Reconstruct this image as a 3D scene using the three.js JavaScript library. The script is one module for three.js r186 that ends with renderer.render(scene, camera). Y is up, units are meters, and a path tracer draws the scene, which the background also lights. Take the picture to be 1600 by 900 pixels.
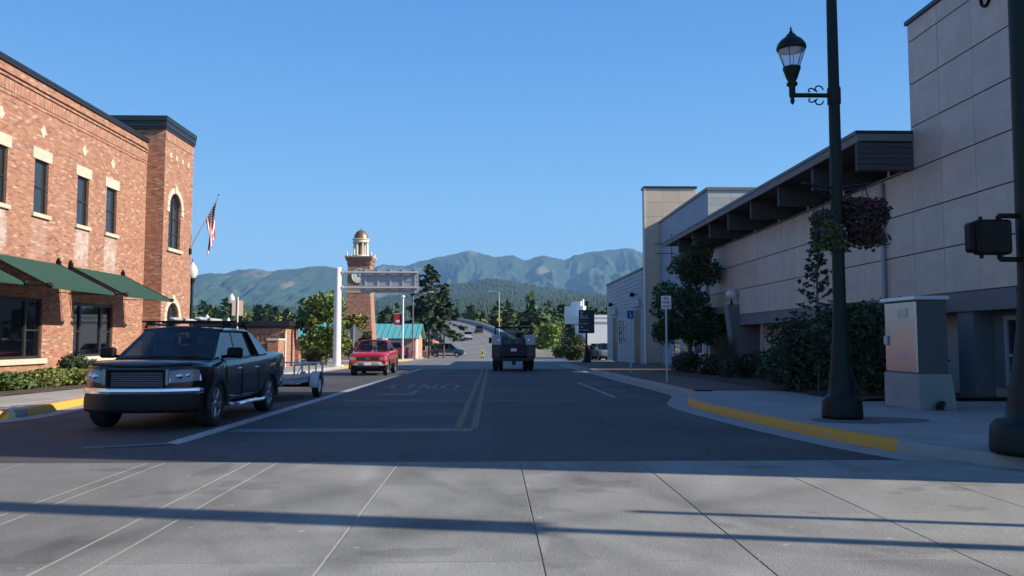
import * as THREE from 'three';
import { mergeGeometries, toCreasedNormals, mergeVertices } from 'three/addons/utils/BufferGeometryUtils.js';
import { RoundedBoxGeometry } from 'three/addons/geometries/RoundedBoxGeometry.js';
import { FontLoader } from 'three/addons/loaders/FontLoader.js';
import { Brush, Evaluator, SUBTRACTION } from 'three-bvh-csg';

// ---------------------------------------------------------------- camera, sky, sun, exposure
// World: x to the right of the street, y up, the street runs away along -z. "d" below is the distance down the street (z = -d).
const scene = new THREE.Scene();
const camera = new THREE.PerspectiveCamera(2 * Math.atan(450 / 1250) * 180 / Math.PI, 16 / 9, 0.1, 30000);
camera.position.set(0, 1.35, 0);
camera.lookAt(31 / 1250, 1.35 + 81 / 1250, -1);
const renderer = new THREE.WebGLRenderer({ antialias: true });
renderer.toneMapping = THREE.LinearToneMapping;
renderer.toneMappingExposure = 1.9;
renderer.shadowMap.enabled = true;

const SUN_EL = 26.5 * Math.PI / 180, SUN_AZ = 11.2 * Math.PI / 180;   // azimuth: right of the street, turned a little behind the viewer
const sunDir = new THREE.Vector3(Math.cos(SUN_EL) * Math.cos(SUN_AZ), Math.sin(SUN_EL), Math.cos(SUN_EL) * Math.sin(SUN_AZ));
const sun = new THREE.DirectionalLight(new THREE.Color(1.0, 0.89, 0.745), 4.95);
sun.position.copy(sunDir).multiplyScalar(400); sun.target.position.set(0, 0, 0);
sun.castShadow = true; sun.shadow.mapSize.set(4096, 4096);
Object.assign(sun.shadow.camera, { left: -160, right: 160, top: 160, bottom: -160, near: 1, far: 900 });
scene.add(sun, sun.target);
{
  const W = 512, H = 256, data = new Float32Array(W * H * 4);
  const stops = [[0, .46, .76, 1.02], [3, .40, .72, 1.01], [7, .29, .61, .97], [13, .19, .475, .90], [20, .125, .365, .81], [28, .085, .275, .70], [50, .045, .155, .46], [90, .028, .10, .32]];
  const d = new THREE.Vector3(), SKY = 1 / 1.9;
  for (let j = 0; j < H; j++) for (let i = 0; i < W; i++) {
    const el = ((j + .5) / H - .5) * Math.PI, az = ((i + .5) / W - .5) * 2 * Math.PI;
    d.set(Math.cos(el) * Math.cos(az), Math.sin(el), Math.cos(el) * Math.sin(az));
    const e = Math.max(0, el * 180 / Math.PI);
    let k = 0; while (k < stops.length - 2 && e > stops[k + 1][0]) k++;
    const a = stops[k], b = stops[k + 1], t = Math.min(1, (e - a[0]) / (b[0] - a[0]));
    const g = Math.pow(Math.max(0, d.dot(sunDir)), 6) * .35;          // forward scattering towards the sun
    for (let c = 0; c < 3; c++) data[(j * W + i) * 4 + c] = SKY * (a[c + 1] + (b[c + 1] - a[c + 1]) * t + g * [.8, .7, .55][c]);
    data[(j * W + i) * 4 + 3] = 1;
  }
  const sky = new THREE.DataTexture(data, W, H, THREE.RGBAFormat, THREE.FloatType);
  sky.mapping = THREE.EquirectangularReflectionMapping; sky.magFilter = THREE.LinearFilter; sky.needsUpdate = true;
  scene.background = sky; scene.environment = sky;
}
scene.fog = new THREE.FogExp2(0x8dc0f4, 0.000062);

// ---------------------------------------------------------------- helpers
const V = (x, y, z) => new THREE.Vector3(x, y, z);
function rng(seed) { let s = seed >>> 0; return () => { s = (s + 0x6d2b79f5) | 0; let t = Math.imul(s ^ (s >>> 15), 1 | s); t = (t + Math.imul(t ^ (t >>> 7), 61 | t)) ^ t; return ((t ^ (t >>> 14)) >>> 0) / 4294967296; }; }
const lerp = (a, b, t) => a + (b - a) * t, clamp = (x, a = 0, b = 1) => Math.min(b, Math.max(a, x)), smooth = (a, b, x) => { const t = clamp((x - a) / (b - a)); return t * t * (3 - 2 * t); };
const hash2 = (x, y, s) => { let h = Math.imul(x | 0, 374761393) + Math.imul(y | 0, 668265263) + Math.imul(s | 0, 1442695041); h = Math.imul(h ^ (h >>> 13), 1274126177); return ((h ^ (h >>> 16)) >>> 0) / 4294967296; };
function vnoise(x, y, s = 0, px = 0, py = 0) {          // value noise, tiling after px, py cells when given
  const xi = Math.floor(x), yi = Math.floor(y), fx = x - xi, fy = y - yi, u = fx * fx * (3 - 2 * fx), v = fy * fy * (3 - 2 * fy);
  const m = (a, p) => (p ? ((a % p) + p) % p : a), x0 = m(xi, px), x1 = m(xi + 1, px), y0 = m(yi, py), y1 = m(yi + 1, py);
  return lerp(lerp(hash2(x0, y0, s), hash2(x1, y0, s), u), lerp(hash2(x0, y1, s), hash2(x1, y1, s), u), v);
}
function fbm0(x, y, s, oct, p) { let a = .5, t = 0, n = 0; for (let o = 0; o < oct; o++) { t += a * vnoise(x, y, s + o * 17, p, p); n += a; a *= .5; x *= 2; y *= 2; p *= 2; } return t / n; }
const NZ = new Float32Array(512 * 512); for (let j = 0; j < 512; j++) for (let i = 0; i < 512; i++) NZ[j * 512 + i] = fbm0(i / 64, j / 64, 7, 6, 8);
function nz(u, v, s) {          // one precomputed tile of layered noise, looked up at an offset that depends on the seed
  const x = (u + s * .37) * 512 + s * 91, y = (v + s * .61) * 512 + s * 57, xf = Math.floor(x), yf = Math.floor(y), fx = x - xf, fy = y - yf, x0 = xf & 511, x1 = (x0 + 1) & 511, y0 = (yf & 511) << 9, y1 = ((yf + 1) & 511) << 9;
  const a = NZ[y0 + x0], b = NZ[y0 + x1], c = NZ[y1 + x0], d = NZ[y1 + x1]; return a + (b - a) * fx + (c - a) * fy + (a - b - c + d) * fx * fy;
}
function fbm(x, y, s = 0, oct = 4, px = 0, py = 0) { return px ? nz(x / px * Math.max(1, Math.round(px / 8)), y / py * Math.max(1, Math.round(py / 8)), s) : fbm0(x, y, s, oct, 0); }
const LUT = new Uint8Array(4097); for (let i = 0; i <= 4096; i++) { const c = i / 4096; LUT[i] = 255 * (c <= .0031308 ? 12.92 * c : 1.055 * Math.pow(c, 1 / 2.4) - .055) + .5; }
const toS = (c) => LUT[c <= 0 ? 0 : c >= 1 ? 4096 : (c * 4096) | 0];
// fn(u, v) gives linear colour; the texture spans `span` metres (or 0 to 1 when span is null)
function tex(w, h, fn, span, srgb = true) {
  const data = new Uint8Array(w * h * 4);
  for (let j = 0; j < h; j++) for (let i = 0; i < w; i++) {
    const c = fn((i + .5) / w, (j + .5) / h, i, j), k = (j * w + i) * 4;
    for (let q = 0; q < 3; q++) data[k + q] = srgb ? toS(c[q]) : 255 * clamp(c[q]);
    data[k + 3] = 255;
  }
  const t = new THREE.DataTexture(data, w, h, THREE.RGBAFormat);
  t.magFilter = THREE.LinearFilter; t.minFilter = THREE.LinearMipmapLinearFilter; t.generateMipmaps = true;
  if (srgb) t.colorSpace = THREE.SRGBColorSpace;
  if (span) { t.wrapS = t.wrapT = THREE.RepeatWrapping; t.repeat.set(1 / span[0], 1 / span[1]); }
  t.needsUpdate = true; return t;
}
const grey = (f) => (u, v, i, j) => { const a = f(u, v, i, j); return [a, a, a]; };
function M(r, g, b, rough = .8, extra = {}) {
  const physical = ['transmission', 'clearcoat', 'ior', 'sheen', 'specularIntensity'].some((k) => k in extra);
  const m = new (physical ? THREE.MeshPhysicalMaterial : THREE.MeshStandardMaterial)({ roughness: rough, ...extra });
  m.color.setRGB(r, g, b); return m;
}
const taken = new Map();
function numbered(name) { const n = taken.get(name) || 0; taken.set(name, n + 1); return n ? name + '_' + String(n).padStart(3, '0') : name; }
function tag(o, label, category, group, kind) { o.userData = { label, category }; if (group) o.userData.group = group; if (kind) o.userData.kind = kind; return o; }
function thing(name, label, category, x = 0, y = 0, d = 0, turn = 0, group) {
  const o = new THREE.Group(); o.name = numbered(name); o.position.set(x, y, -d); o.rotation.y = turn; scene.add(o); return tag(o, label, category, group);
}
function copyOf(o, label, x, y, d, turn) { const c = o.clone(); c.name = numbered(o.name.replace(/_\d{3}$/, '')); c.userData = { ...o.userData, label }; c.position.set(x, y, -d); if (turn !== undefined) c.rotation.y = turn; scene.add(c); return c; }
function prep(g) {           // same attributes on every geometry so that they merge
  if (g.index) g = g.toNonIndexed();
  for (const k of Object.keys(g.attributes)) if (!['position', 'normal', 'uv', 'color'].includes(k)) g.deleteAttribute(k);
  if (!g.attributes.normal) g.computeVertexNormals();
  if (!g.attributes.uv) g.setAttribute('uv', new THREE.BufferAttribute(new Float32Array(g.attributes.position.count * 2), 2));
  return g;
}
function metreUV(g) {        // uv in metres along each face, by the way the face points
  const p = g.attributes.position, uv = g.attributes.uv, a = V(), b = V(), c = V(), n = V();
  for (let i = 0; i < p.count; i += 3) {
    a.fromBufferAttribute(p, i); b.fromBufferAttribute(p, i + 1); c.fromBufferAttribute(p, i + 2);
    n.copy(b).sub(a).cross(c.clone().sub(a)); const ax = Math.abs(n.x), ay = Math.abs(n.y), az = Math.abs(n.z);
    [a, b, c].forEach((q, k) => { if (ay >= ax && ay >= az) uv.setXY(i + k, q.x, q.z); else if (ax >= az) uv.setXY(i + k, q.z, q.y); else uv.setXY(i + k, q.x, q.y); });
  }
}
function mesh(name, geoms, mat, parent, keepUV) {
  let gs = (Array.isArray(geoms) ? geoms : [geoms]).map(prep);
  if (gs.some((q) => q.attributes.color)) gs.forEach((q) => { if (!q.attributes.color) q.setAttribute('color', new THREE.BufferAttribute(new Float32Array(q.attributes.position.count * 3).fill(1), 3)); });
  const g = gs.length > 1 ? mergeGeometries(gs) : gs[0];
  if (!keepUV) metreUV(g);
  const m = new THREE.Mesh(g, mat); m.castShadow = m.receiveShadow = true;
  if (parent) { m.name = name; parent.add(m); } else { m.name = numbered(name); scene.add(m); }
  return m;
}
function structure(name, geoms, mat, keepUV) { const m = mesh(name, geoms, mat, null, keepUV); m.userData = { kind: 'structure' }; return m; }
// geometries: boxes by their bounds, so that they can be laid out in plan
function bx(x0, x1, y0, y1, z0, z1) { const g = new THREE.BoxGeometry(Math.abs(x1 - x0), Math.abs(y1 - y0), Math.abs(z1 - z0)); g.translate((x0 + x1) / 2, (y0 + y1) / 2, (z0 + z1) / 2); return g; }
function rbx(x0, x1, y0, y1, z0, z1, r = .02, seg = 2) { const w = Math.abs(x1 - x0), h = Math.abs(y1 - y0), d = Math.abs(z1 - z0); const g = new RoundedBoxGeometry(w, h, d, seg, Math.min(r, w / 2.1, h / 2.1, d / 2.1)); g.translate((x0 + x1) / 2, (y0 + y1) / 2, (z0 + z1) / 2); return g; }
function chbx(x0, x1, y0, y1, z0, z1, c = .01) {      // box with a chamfer round its outer (+z) face: 12 + a few triangles
  const g = new THREE.BufferGeometry(), w0 = x0, w1 = x1, zc = z1 - c, P = [];
  const q = (a, b, e, f) => P.push(...a, ...b, ...e, ...a, ...e, ...f);
  const A = [[w0, y0, z0], [w1, y0, z0], [w1, y1, z0], [w0, y1, z0]], B = [[w0, y0, zc], [w1, y0, zc], [w1, y1, zc], [w0, y1, zc]], C = [[w0 + c, y0 + c, z1], [w1 - c, y0 + c, z1], [w1 - c, y1 - c, z1], [w0 + c, y1 - c, z1]];
  for (let i = 0; i < 4; i++) { const j = (i + 1) % 4; q(A[i], A[j], B[j], B[i]); q(B[i], B[j], C[j], C[i]); }
  q(C[0], C[1], C[2], C[3]); q(A[3], A[2], A[1], A[0]);
  g.setAttribute('position', new THREE.Float32BufferAttribute(P, 3)); g.computeVertexNormals(); return g;
}
function cyl(x, y0, y1, z, r0, r1 = r0, seg = 12) { const g = new THREE.CylinderGeometry(r1, r0, y1 - y0, seg); g.translate(x, (y0 + y1) / 2, z); return g; }
function rod(a, b, r, seg = 8, r2 = r) {
  const A = V(...a), B = V(...b), L = A.distanceTo(B), g = new THREE.CylinderGeometry(r2, r, L, seg);
  g.applyQuaternion(new THREE.Quaternion().setFromUnitVectors(V(0, 1, 0), B.clone().sub(A).normalize())); const c = A.add(B).multiplyScalar(.5); g.translate(c.x, c.y, c.z); return g;
}
function bar(a, b, w, h) { const A = V(...a), B = V(...b), g = new THREE.BoxGeometry(w, h, A.distanceTo(B)); const m = new THREE.Matrix4().lookAt(A, B, Math.abs(B.clone().sub(A).normalize().y) > .95 ? V(1, 0, 0) : V(0, 1, 0)); g.applyMatrix4(m); const c = A.add(B).multiplyScalar(.5); g.translate(c.x, c.y, c.z); return g; }
function tube(pts, r, seg = 24, rad = 6, closed = false) { return new THREE.TubeGeometry(new THREE.CatmullRomCurve3(pts.map((p) => V(...p)), closed), seg, r, rad, closed); }
function lathe(pts, x = 0, y = 0, z = 0, seg = 20) { const g = new THREE.LatheGeometry(pts.map((p) => new THREE.Vector2(p[0], p[1])), seg); g.translate(x, y, z); return g; }
function shapeOf(pts, holes = []) { const s = new THREE.Shape(pts.map((p) => new THREE.Vector2(p[0], p[1]))); for (const h of holes) s.holes.push(new THREE.Path(h.map((p) => new THREE.Vector2(p[0], p[1])))); return s; }
const rect = (x0, x1, y0, y1) => [[x0, y0], [x1, y0], [x1, y1], [x0, y1]];
const archPts = (x0, x1, y0, spring, n = 10, rise = (x1 - x0) / 2) => { const c = (x0 + x1) / 2, r = (x1 - x0) / 2, p = [[x0, y0], [x1, y0]]; for (let i = 0; i <= n; i++) { const a = Math.PI * i / n; p.push([c + r * Math.cos(a), spring + rise * Math.sin(a)]); } return p; };
function slabShape(pts, holes, z0, z1, bevel = 0) { const g = new THREE.ExtrudeGeometry(shapeOf(pts, holes), { depth: z1 - z0 - 2 * bevel, bevelEnabled: bevel > 0, bevelSize: bevel, bevelThickness: bevel, bevelSegments: 1, bevelOffset: -bevel, curveSegments: 8 }); g.translate(0, 0, z0 + bevel); return g; }
function quadG(a, b, c, d) { const g = new THREE.BufferGeometry(); g.setAttribute('position', new THREE.Float32BufferAttribute([...a, ...b, ...c, ...a, ...c, ...d], 3)); g.computeVertexNormals(); return g; }
function plate(P, t) {        // a quad with thickness, grown inwards (against its normal)
  const p = P.map((q) => V(...q)), n = p[1].clone().sub(p[0]).cross(p[3].clone().sub(p[0])).normalize().multiplyScalar(-t), b = p.map((q) => q.clone().add(n)), A = (v) => [v.x, v.y, v.z];
  const gs = [quadG(A(p[0]), A(p[1]), A(p[2]), A(p[3])), quadG(A(b[3]), A(b[2]), A(b[1]), A(b[0]))];
  for (let i = 0; i < 4; i++) { const j = (i + 1) % 4; gs.push(quadG(A(p[j]), A(p[i]), A(b[i]), A(b[j]))); }
  return mergeGeometries(gs.map(prep));
}
function gridG(nu, nv, fn) {  // fn(u, v) gives [x, y, z]; normals face u x v
  const P = [], I = [], UV = []; for (let j = 0; j <= nv; j++) for (let i = 0; i <= nu; i++) { P.push(...fn(i / nu, j / nv)); UV.push(i / nu, j / nv); }
  for (let j = 0; j < nv; j++) for (let i = 0; i < nu; i++) { const a = j * (nu + 1) + i, b = a + 1, c = a + nu + 1, e = c + 1; I.push(a, b, e, a, e, c); }
  const g = new THREE.BufferGeometry(); g.setAttribute('position', new THREE.Float32BufferAttribute(P, 3)); g.setAttribute('uv', new THREE.Float32BufferAttribute(UV, 2)); g.setIndex(I); g.computeVertexNormals(); return g;
}
const font = await new FontLoader().loadAsync('fonts/droid/droid_sans_bold.typeface.json');
function textG(str, size, depth, fit) {          // flat lettering centred on the origin, facing +z
  const s = font.generateShapes(str, size), g = new THREE.ExtrudeGeometry(s, { depth, bevelEnabled: false, curveSegments: 3 });
  g.computeBoundingBox(); const b = g.boundingBox; g.translate(-(b.min.x + b.max.x) / 2, -(b.min.y + b.max.y) / 2, 0); if (fit) g.scale(fit / (b.max.x - b.min.x), 1, 1); return g;
}

// ---------------------------------------------------------------- materials
const brickTone = (h) => h < .07 ? [.47, .31, .21] : h < .24 ? [.42, .215, .135] : h < .64 ? [.375, .165, .10] : h < .84 ? [.335, .135, .082] : h < .96 ? [.40, .185, .115] : [.24, .11, .08];
function brickColour(x, y, seed, bw = .2032, bh = .0677, stain) {        // x, y in metres
  const row = Math.floor(y / bh), off = (row & 1) * .5, col = Math.floor(x / bw + off), fx = (x / bw + off - col) * bw, fy = y - row * bh;
  const m = Math.min(fx, bw - fx, fy, bh - fy), k = hash2(col, row, seed), j = hash2(col, row, seed + 5);
  let c = brickTone(k).map((q) => q * (.66 + .30 * j));
  const n = .88 + .24 * vnoise(x * 60, y * 60, 3); c = c.map((q) => q * n);
  if (m < .005) c = [.28, .23, .19];
  if (stain) { const s = stain(x, y); if (s > 0) c = c.map((q, i) => lerp(q, [.47, .42, .39][i], s * (.45 + .4 * j))); }
  return c;
}
const BRK = 40 * .2032;
const brickMap = tex(1536, 1536, (u, v) => brickColour(u * BRK, v * 120 * .0677, 11), [BRK, 120 * .0677]);
const brickBump = tex(1024, 1024, grey((u, v) => { const x = u * 20 * .2032, y = v * 60 * .0677, row = Math.floor(y / .0677), q = x / .2032 + (row & 1) * .5, fx = (q - Math.floor(q)) * .2032, fy = y - row * .0677; return Math.min(fx, .2032 - fx, fy, .0677 - fy) < .006 ? .1 : .75 + .25 * vnoise(x * 50, y * 50, 9); }), [20 * .2032, 60 * .0677], false);
const Mat = {};
Mat.brick = M(1, 1, 1, .9, { map: brickMap, bumpMap: brickBump, bumpScale: .006 });
const specks = (amp, seed, base) => (u, v) => { const n = fbm(u * 8, v * 8, seed, 5, 8, 8), f = hash2(Math.floor(u * 1024), Math.floor(v * 1024), seed + 2), k = 1 + amp * (n - .5) * 2 + amp * .8 * (f - .5); return base.map((c) => c * k); };
const fineBump = tex(512, 512, grey((u, v, i, j) => .5 * hash2(i >> 1, j >> 1, 21) + .5 * fbm(u * 32, v * 32, 8, 3, 32, 32)), [1.6, 1.6], false);
Mat.stone = M(1, 1, 1, .85, { map: tex(512, 512, specks(.12, 31, [.47, .42, .33]), [2, 2]), bumpMap: fineBump, bumpScale: .003 });
Mat.concrete = M(1, 1, 1, .88, { map: tex(1024, 1024, specks(.13, 41, [.29, .28, .26]), [4, 4]), bumpMap: fineBump, bumpScale: .003 });
Mat.walk = M(1, 1, 1, .9, { map: tex(1024, 1024, specks(.14, 43, [.30, .29, .27]), [5, 5]), bumpMap: fineBump, bumpScale: .003 });
Mat.paver = M(1, 1, 1, .9, { map: tex(1024, 1024, (u, v) => { const x = u * 4, y = v * 4, r = Math.floor(y / .1), q = x / .2 + (r & 1) * .5, c = Math.floor(q), fx = (q - c) * .2, fy = y - r * .1, k = hash2((c % 20 + 20) % 20, (r % 40 + 40) % 40, 3); return Math.min(fx, .2 - fx, fy, .1 - fy) < .005 ? [.06, .05, .045] : [.15, .085, .07].map((a) => a * (.75 + .5 * k)); }, [4, 4]), bumpMap: fineBump, bumpScale: .003 });
Mat.yellow = M(1, 1, 1, .75, { map: tex(512, 512, (u, v) => { const n = fbm(u * 48, v * 48, 5, 4, 48, 48), c = hash2(Math.floor(u * 256), Math.floor(v * 256), 8); return n > .655 ? [.3, .28, .22] : [.66 + .1 * (n - .5), .315 + .07 * (n - .5), .028].map((q) => q * (.9 + .2 * c)); }, [2, 2]), bumpMap: fineBump, bumpScale: .002 });
Mat.soil = M(1, 1, 1, 1, { map: tex(512, 512, specks(.35, 51, [.075, .055, .04]), [2, 2]), bumpMap: fineBump, bumpScale: .02 });
Mat.darkGreen = M(.005, .014, .012, .5, { specularIntensity: .5 });
Mat.blackPaint = M(.004, .004, .005, .5, { specularIntensity: .35 });
Mat.blackCap = M(.014, .018, .024, .4);
Mat.bronze = M(.022, .023, .026, .4);
Mat.steel = M(.42, .43, .44, .42, { metalness: .75 });
Mat.galv = M(.50, .51, .52, .5, { metalness: .45 });
Mat.whitePost = M(.72, .72, .72, .45);
Mat.glassDark = M(.022, .027, .032, .045, { ior: 1.75, specularIntensity: 1 });
Mat.glassShop = M(.62, .66, .66, .02, { transmission: 1, thickness: 0, ior: 1.55 });
Mat.globe = M(.80, .80, .78, .25, { transmission: .35, thickness: 0 });
Mat.clear = M(.93, .96, .98, .05, { transmission: 1, thickness: 0, ior: 1.45 });
Mat.rubber = M(.018, .018, .019, .85);
Mat.chrome = M(.72, .74, .78, .09, { metalness: 1 });
Mat.rim = M(.48, .50, .53, .28, { metalness: .9 });
Mat.plastic = M(.022, .022, .024, .6);
Mat.amber = M(.75, .25, .02, .2);
Mat.redLens = M(.36, .012, .012, .18);
Mat.lampLens = M(.82, .85, .88, .06, { transmission: .75, thickness: 0 });
Mat.carGlass = M(.42, .47, .46, .02, { transmission: 1, thickness: 0, ior: 1.5 });
Mat.tintGlass = M(.10, .11, .12, .02, { transmission: 1, thickness: 0, ior: 1.52 });
Mat.seat = M(.09, .085, .08, .9);
Mat.white = M(.74, .75, .75, .5);
Mat.bark = M(1, 1, 1, .95, { map: tex(256, 256, (u, v) => { const n = fbm(u * 16, v * 4, 7, 4, 16, 4); return [.13, .10, .075].map((c) => c * (.5 + n)); }, [.6, 1.2]) });
// ---------------------------------------------------------------- lie of the land
const RY = [[-60, 0], [8, 0], [20, -.115], [60, -.5], [100, -.89], [118, -.98], [140, -.15], [165, 1.35], [190, 3.0], [230, 5.3], [300, 8.45], [345, 9.3], [400, 9.0], [520, 5]];
const CX = [[-60, 0], [110, 0], [130, -.8], [165, -3.6], [190, -5.8], [230, -10.5], [300, -20.5], [345, -28], [420, -44], [520, -70]];
function table(T, d) { let k = 0; while (k < T.length - 2 && d > T[k + 1][0]) k++; const [a, ya] = T[k], [b, yb] = T[k + 1], sl = (i) => (i <= 0 || i >= T.length - 1) ? (i <= 0 ? 0 : (T[i][1] - T[i - 1][1]) / (T[i][0] - T[i - 1][0])) : (T[i + 1][1] - T[i - 1][1]) / (T[i + 1][0] - T[i - 1][0]); const h = b - a, t = clamp((d - a) / h), m0 = sl(k) * h, m1 = sl(k + 1) * h; return (2 * t ** 3 - 3 * t * t + 1) * ya + (t ** 3 - 2 * t * t + t) * m0 + (-2 * t ** 3 + 3 * t * t) * yb + (t ** 3 - t * t) * m1; }
const roadY = (d) => d < 8 ? 0 : d < 100 ? -.0096 * (d - 8) : table(RY, d), roadX = (d) => d < 110 ? 0 : table(CX, d), HW = 7.2;
function landY(x, d) {
  const base = d < 8 ? 0 : d < 112 ? roadY(d) : -1.0;
  let y = base - .12;
  if (d > 100 && d < 520) y = Math.max(y, roadY(d) - .12 - Math.max(0, Math.abs(x - roadX(d)) - HW - .6) * .45);
  return y;
}
const geo = (a, b, n) => Array.from({ length: n }, (_, i) => a * Math.pow(b / a, i / (n - 1)));
{
  const right = [...Array.from({ length: 30 }, (_, i) => i * 2), ...geo(62, 9000, 26)], xs = [...right.slice(1).reverse().map((v) => -v), ...right];
  const ds = [-200, -60, -20, 0, 8, ...Array.from({ length: 20 }, (_, i) => 13 + i * 5), ...Array.from({ length: 80 }, (_, i) => 112 + i * 5), ...geo(525, 14000, 26)];
  const nx = xs.length - 1, nd = ds.length - 1;
  const g = gridG(nx, nd, (u, v) => { const x = xs[Math.round(u * nx)], d = ds[Math.round(v * nd)]; return [x, landY(x, d), -d]; });
  const grass = tex(512, 512, (u, v) => { const n = fbm(u * 12, v * 12, 61, 5, 12, 12), k = fbm(u * 40, v * 40, 4, 3, 40, 40); return [lerp(.09, .22, n) * (.7 + .6 * k), lerp(.10, .18, n) * (.7 + .6 * k), lerp(.045, .10, n) * (.7 + .6 * k)]; }, [24, 24]);
  structure('ground', g, M(1, 1, 1, 1, { map: grass }));
}
// ---------------------------------------------------------------- road surfaces
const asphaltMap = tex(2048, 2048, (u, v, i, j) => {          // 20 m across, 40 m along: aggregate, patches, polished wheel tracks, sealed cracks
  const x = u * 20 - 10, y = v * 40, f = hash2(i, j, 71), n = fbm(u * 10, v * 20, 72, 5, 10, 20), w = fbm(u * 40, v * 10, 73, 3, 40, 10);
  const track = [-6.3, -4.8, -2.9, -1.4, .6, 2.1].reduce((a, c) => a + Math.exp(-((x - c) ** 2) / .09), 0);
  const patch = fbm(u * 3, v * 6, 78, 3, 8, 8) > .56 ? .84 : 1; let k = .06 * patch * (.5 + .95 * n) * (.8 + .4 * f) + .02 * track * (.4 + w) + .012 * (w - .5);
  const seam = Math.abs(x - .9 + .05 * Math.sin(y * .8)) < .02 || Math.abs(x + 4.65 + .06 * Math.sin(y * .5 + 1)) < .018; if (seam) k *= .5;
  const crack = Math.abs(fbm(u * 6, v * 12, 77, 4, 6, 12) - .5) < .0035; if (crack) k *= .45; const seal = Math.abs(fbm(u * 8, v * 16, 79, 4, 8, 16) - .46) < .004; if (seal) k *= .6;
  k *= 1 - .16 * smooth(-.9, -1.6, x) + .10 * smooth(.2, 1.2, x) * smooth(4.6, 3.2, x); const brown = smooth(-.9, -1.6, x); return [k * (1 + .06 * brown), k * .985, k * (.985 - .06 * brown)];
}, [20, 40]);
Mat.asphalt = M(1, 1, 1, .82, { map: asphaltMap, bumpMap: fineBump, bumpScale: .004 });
Mat.sunlitAsphalt = M(1, 1, 1, .85, { map: tex(1024, 1024, (u, v, i, j) => { const n = fbm(u * 8, v * 8, 81, 5, 8, 8), f = hash2(i, j, 2), x = u * 14 - 7, t = [-4.6, -2.8, 1.2, 3].reduce((a, c) => a + Math.exp(-((x - c) ** 2) / .12), 0); const k = .165 * (.75 + .5 * n) * (.85 + .3 * f) - .02 * t; return [k, k, k * .98]; }, [14, 14]), bumpMap: fineBump, bumpScale: .004 });  // pale tone carries the sunlight on the far asphalt
{
  for (const [ds, m] of [[[9.0, 10, 14, 20, 30, 40, 48], Mat.asphalt], [[48, 54, 60, 70, 80, 90, 100, 106, 110, 114, 118, 122], Mat.sunlitAsphalt]]) { const nd = ds.length - 1; structure('road', gridG(20, nd, (u, v) => [lerp(-60, 60, u), roadY(ds[Math.round(v * nd)]), -ds[Math.round(v * nd)]]), m); }  // tone split where the shade ends: shade in the near colour, sun in the far
  const g = gridG(6, 80, (u, v) => { const d = lerp(121, 521, v); return [roadX(d) + lerp(-HW, HW, u), roadY(d) + .01, -d]; });
  const uv = g.attributes.uv; for (let i = 0; i < uv.count; i++) uv.setXY(i, uv.getX(i) * 14.4, uv.getY(i) * 400);
  structure('bridge_road', g, Mat.sunlitAsphalt, true);
}
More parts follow.
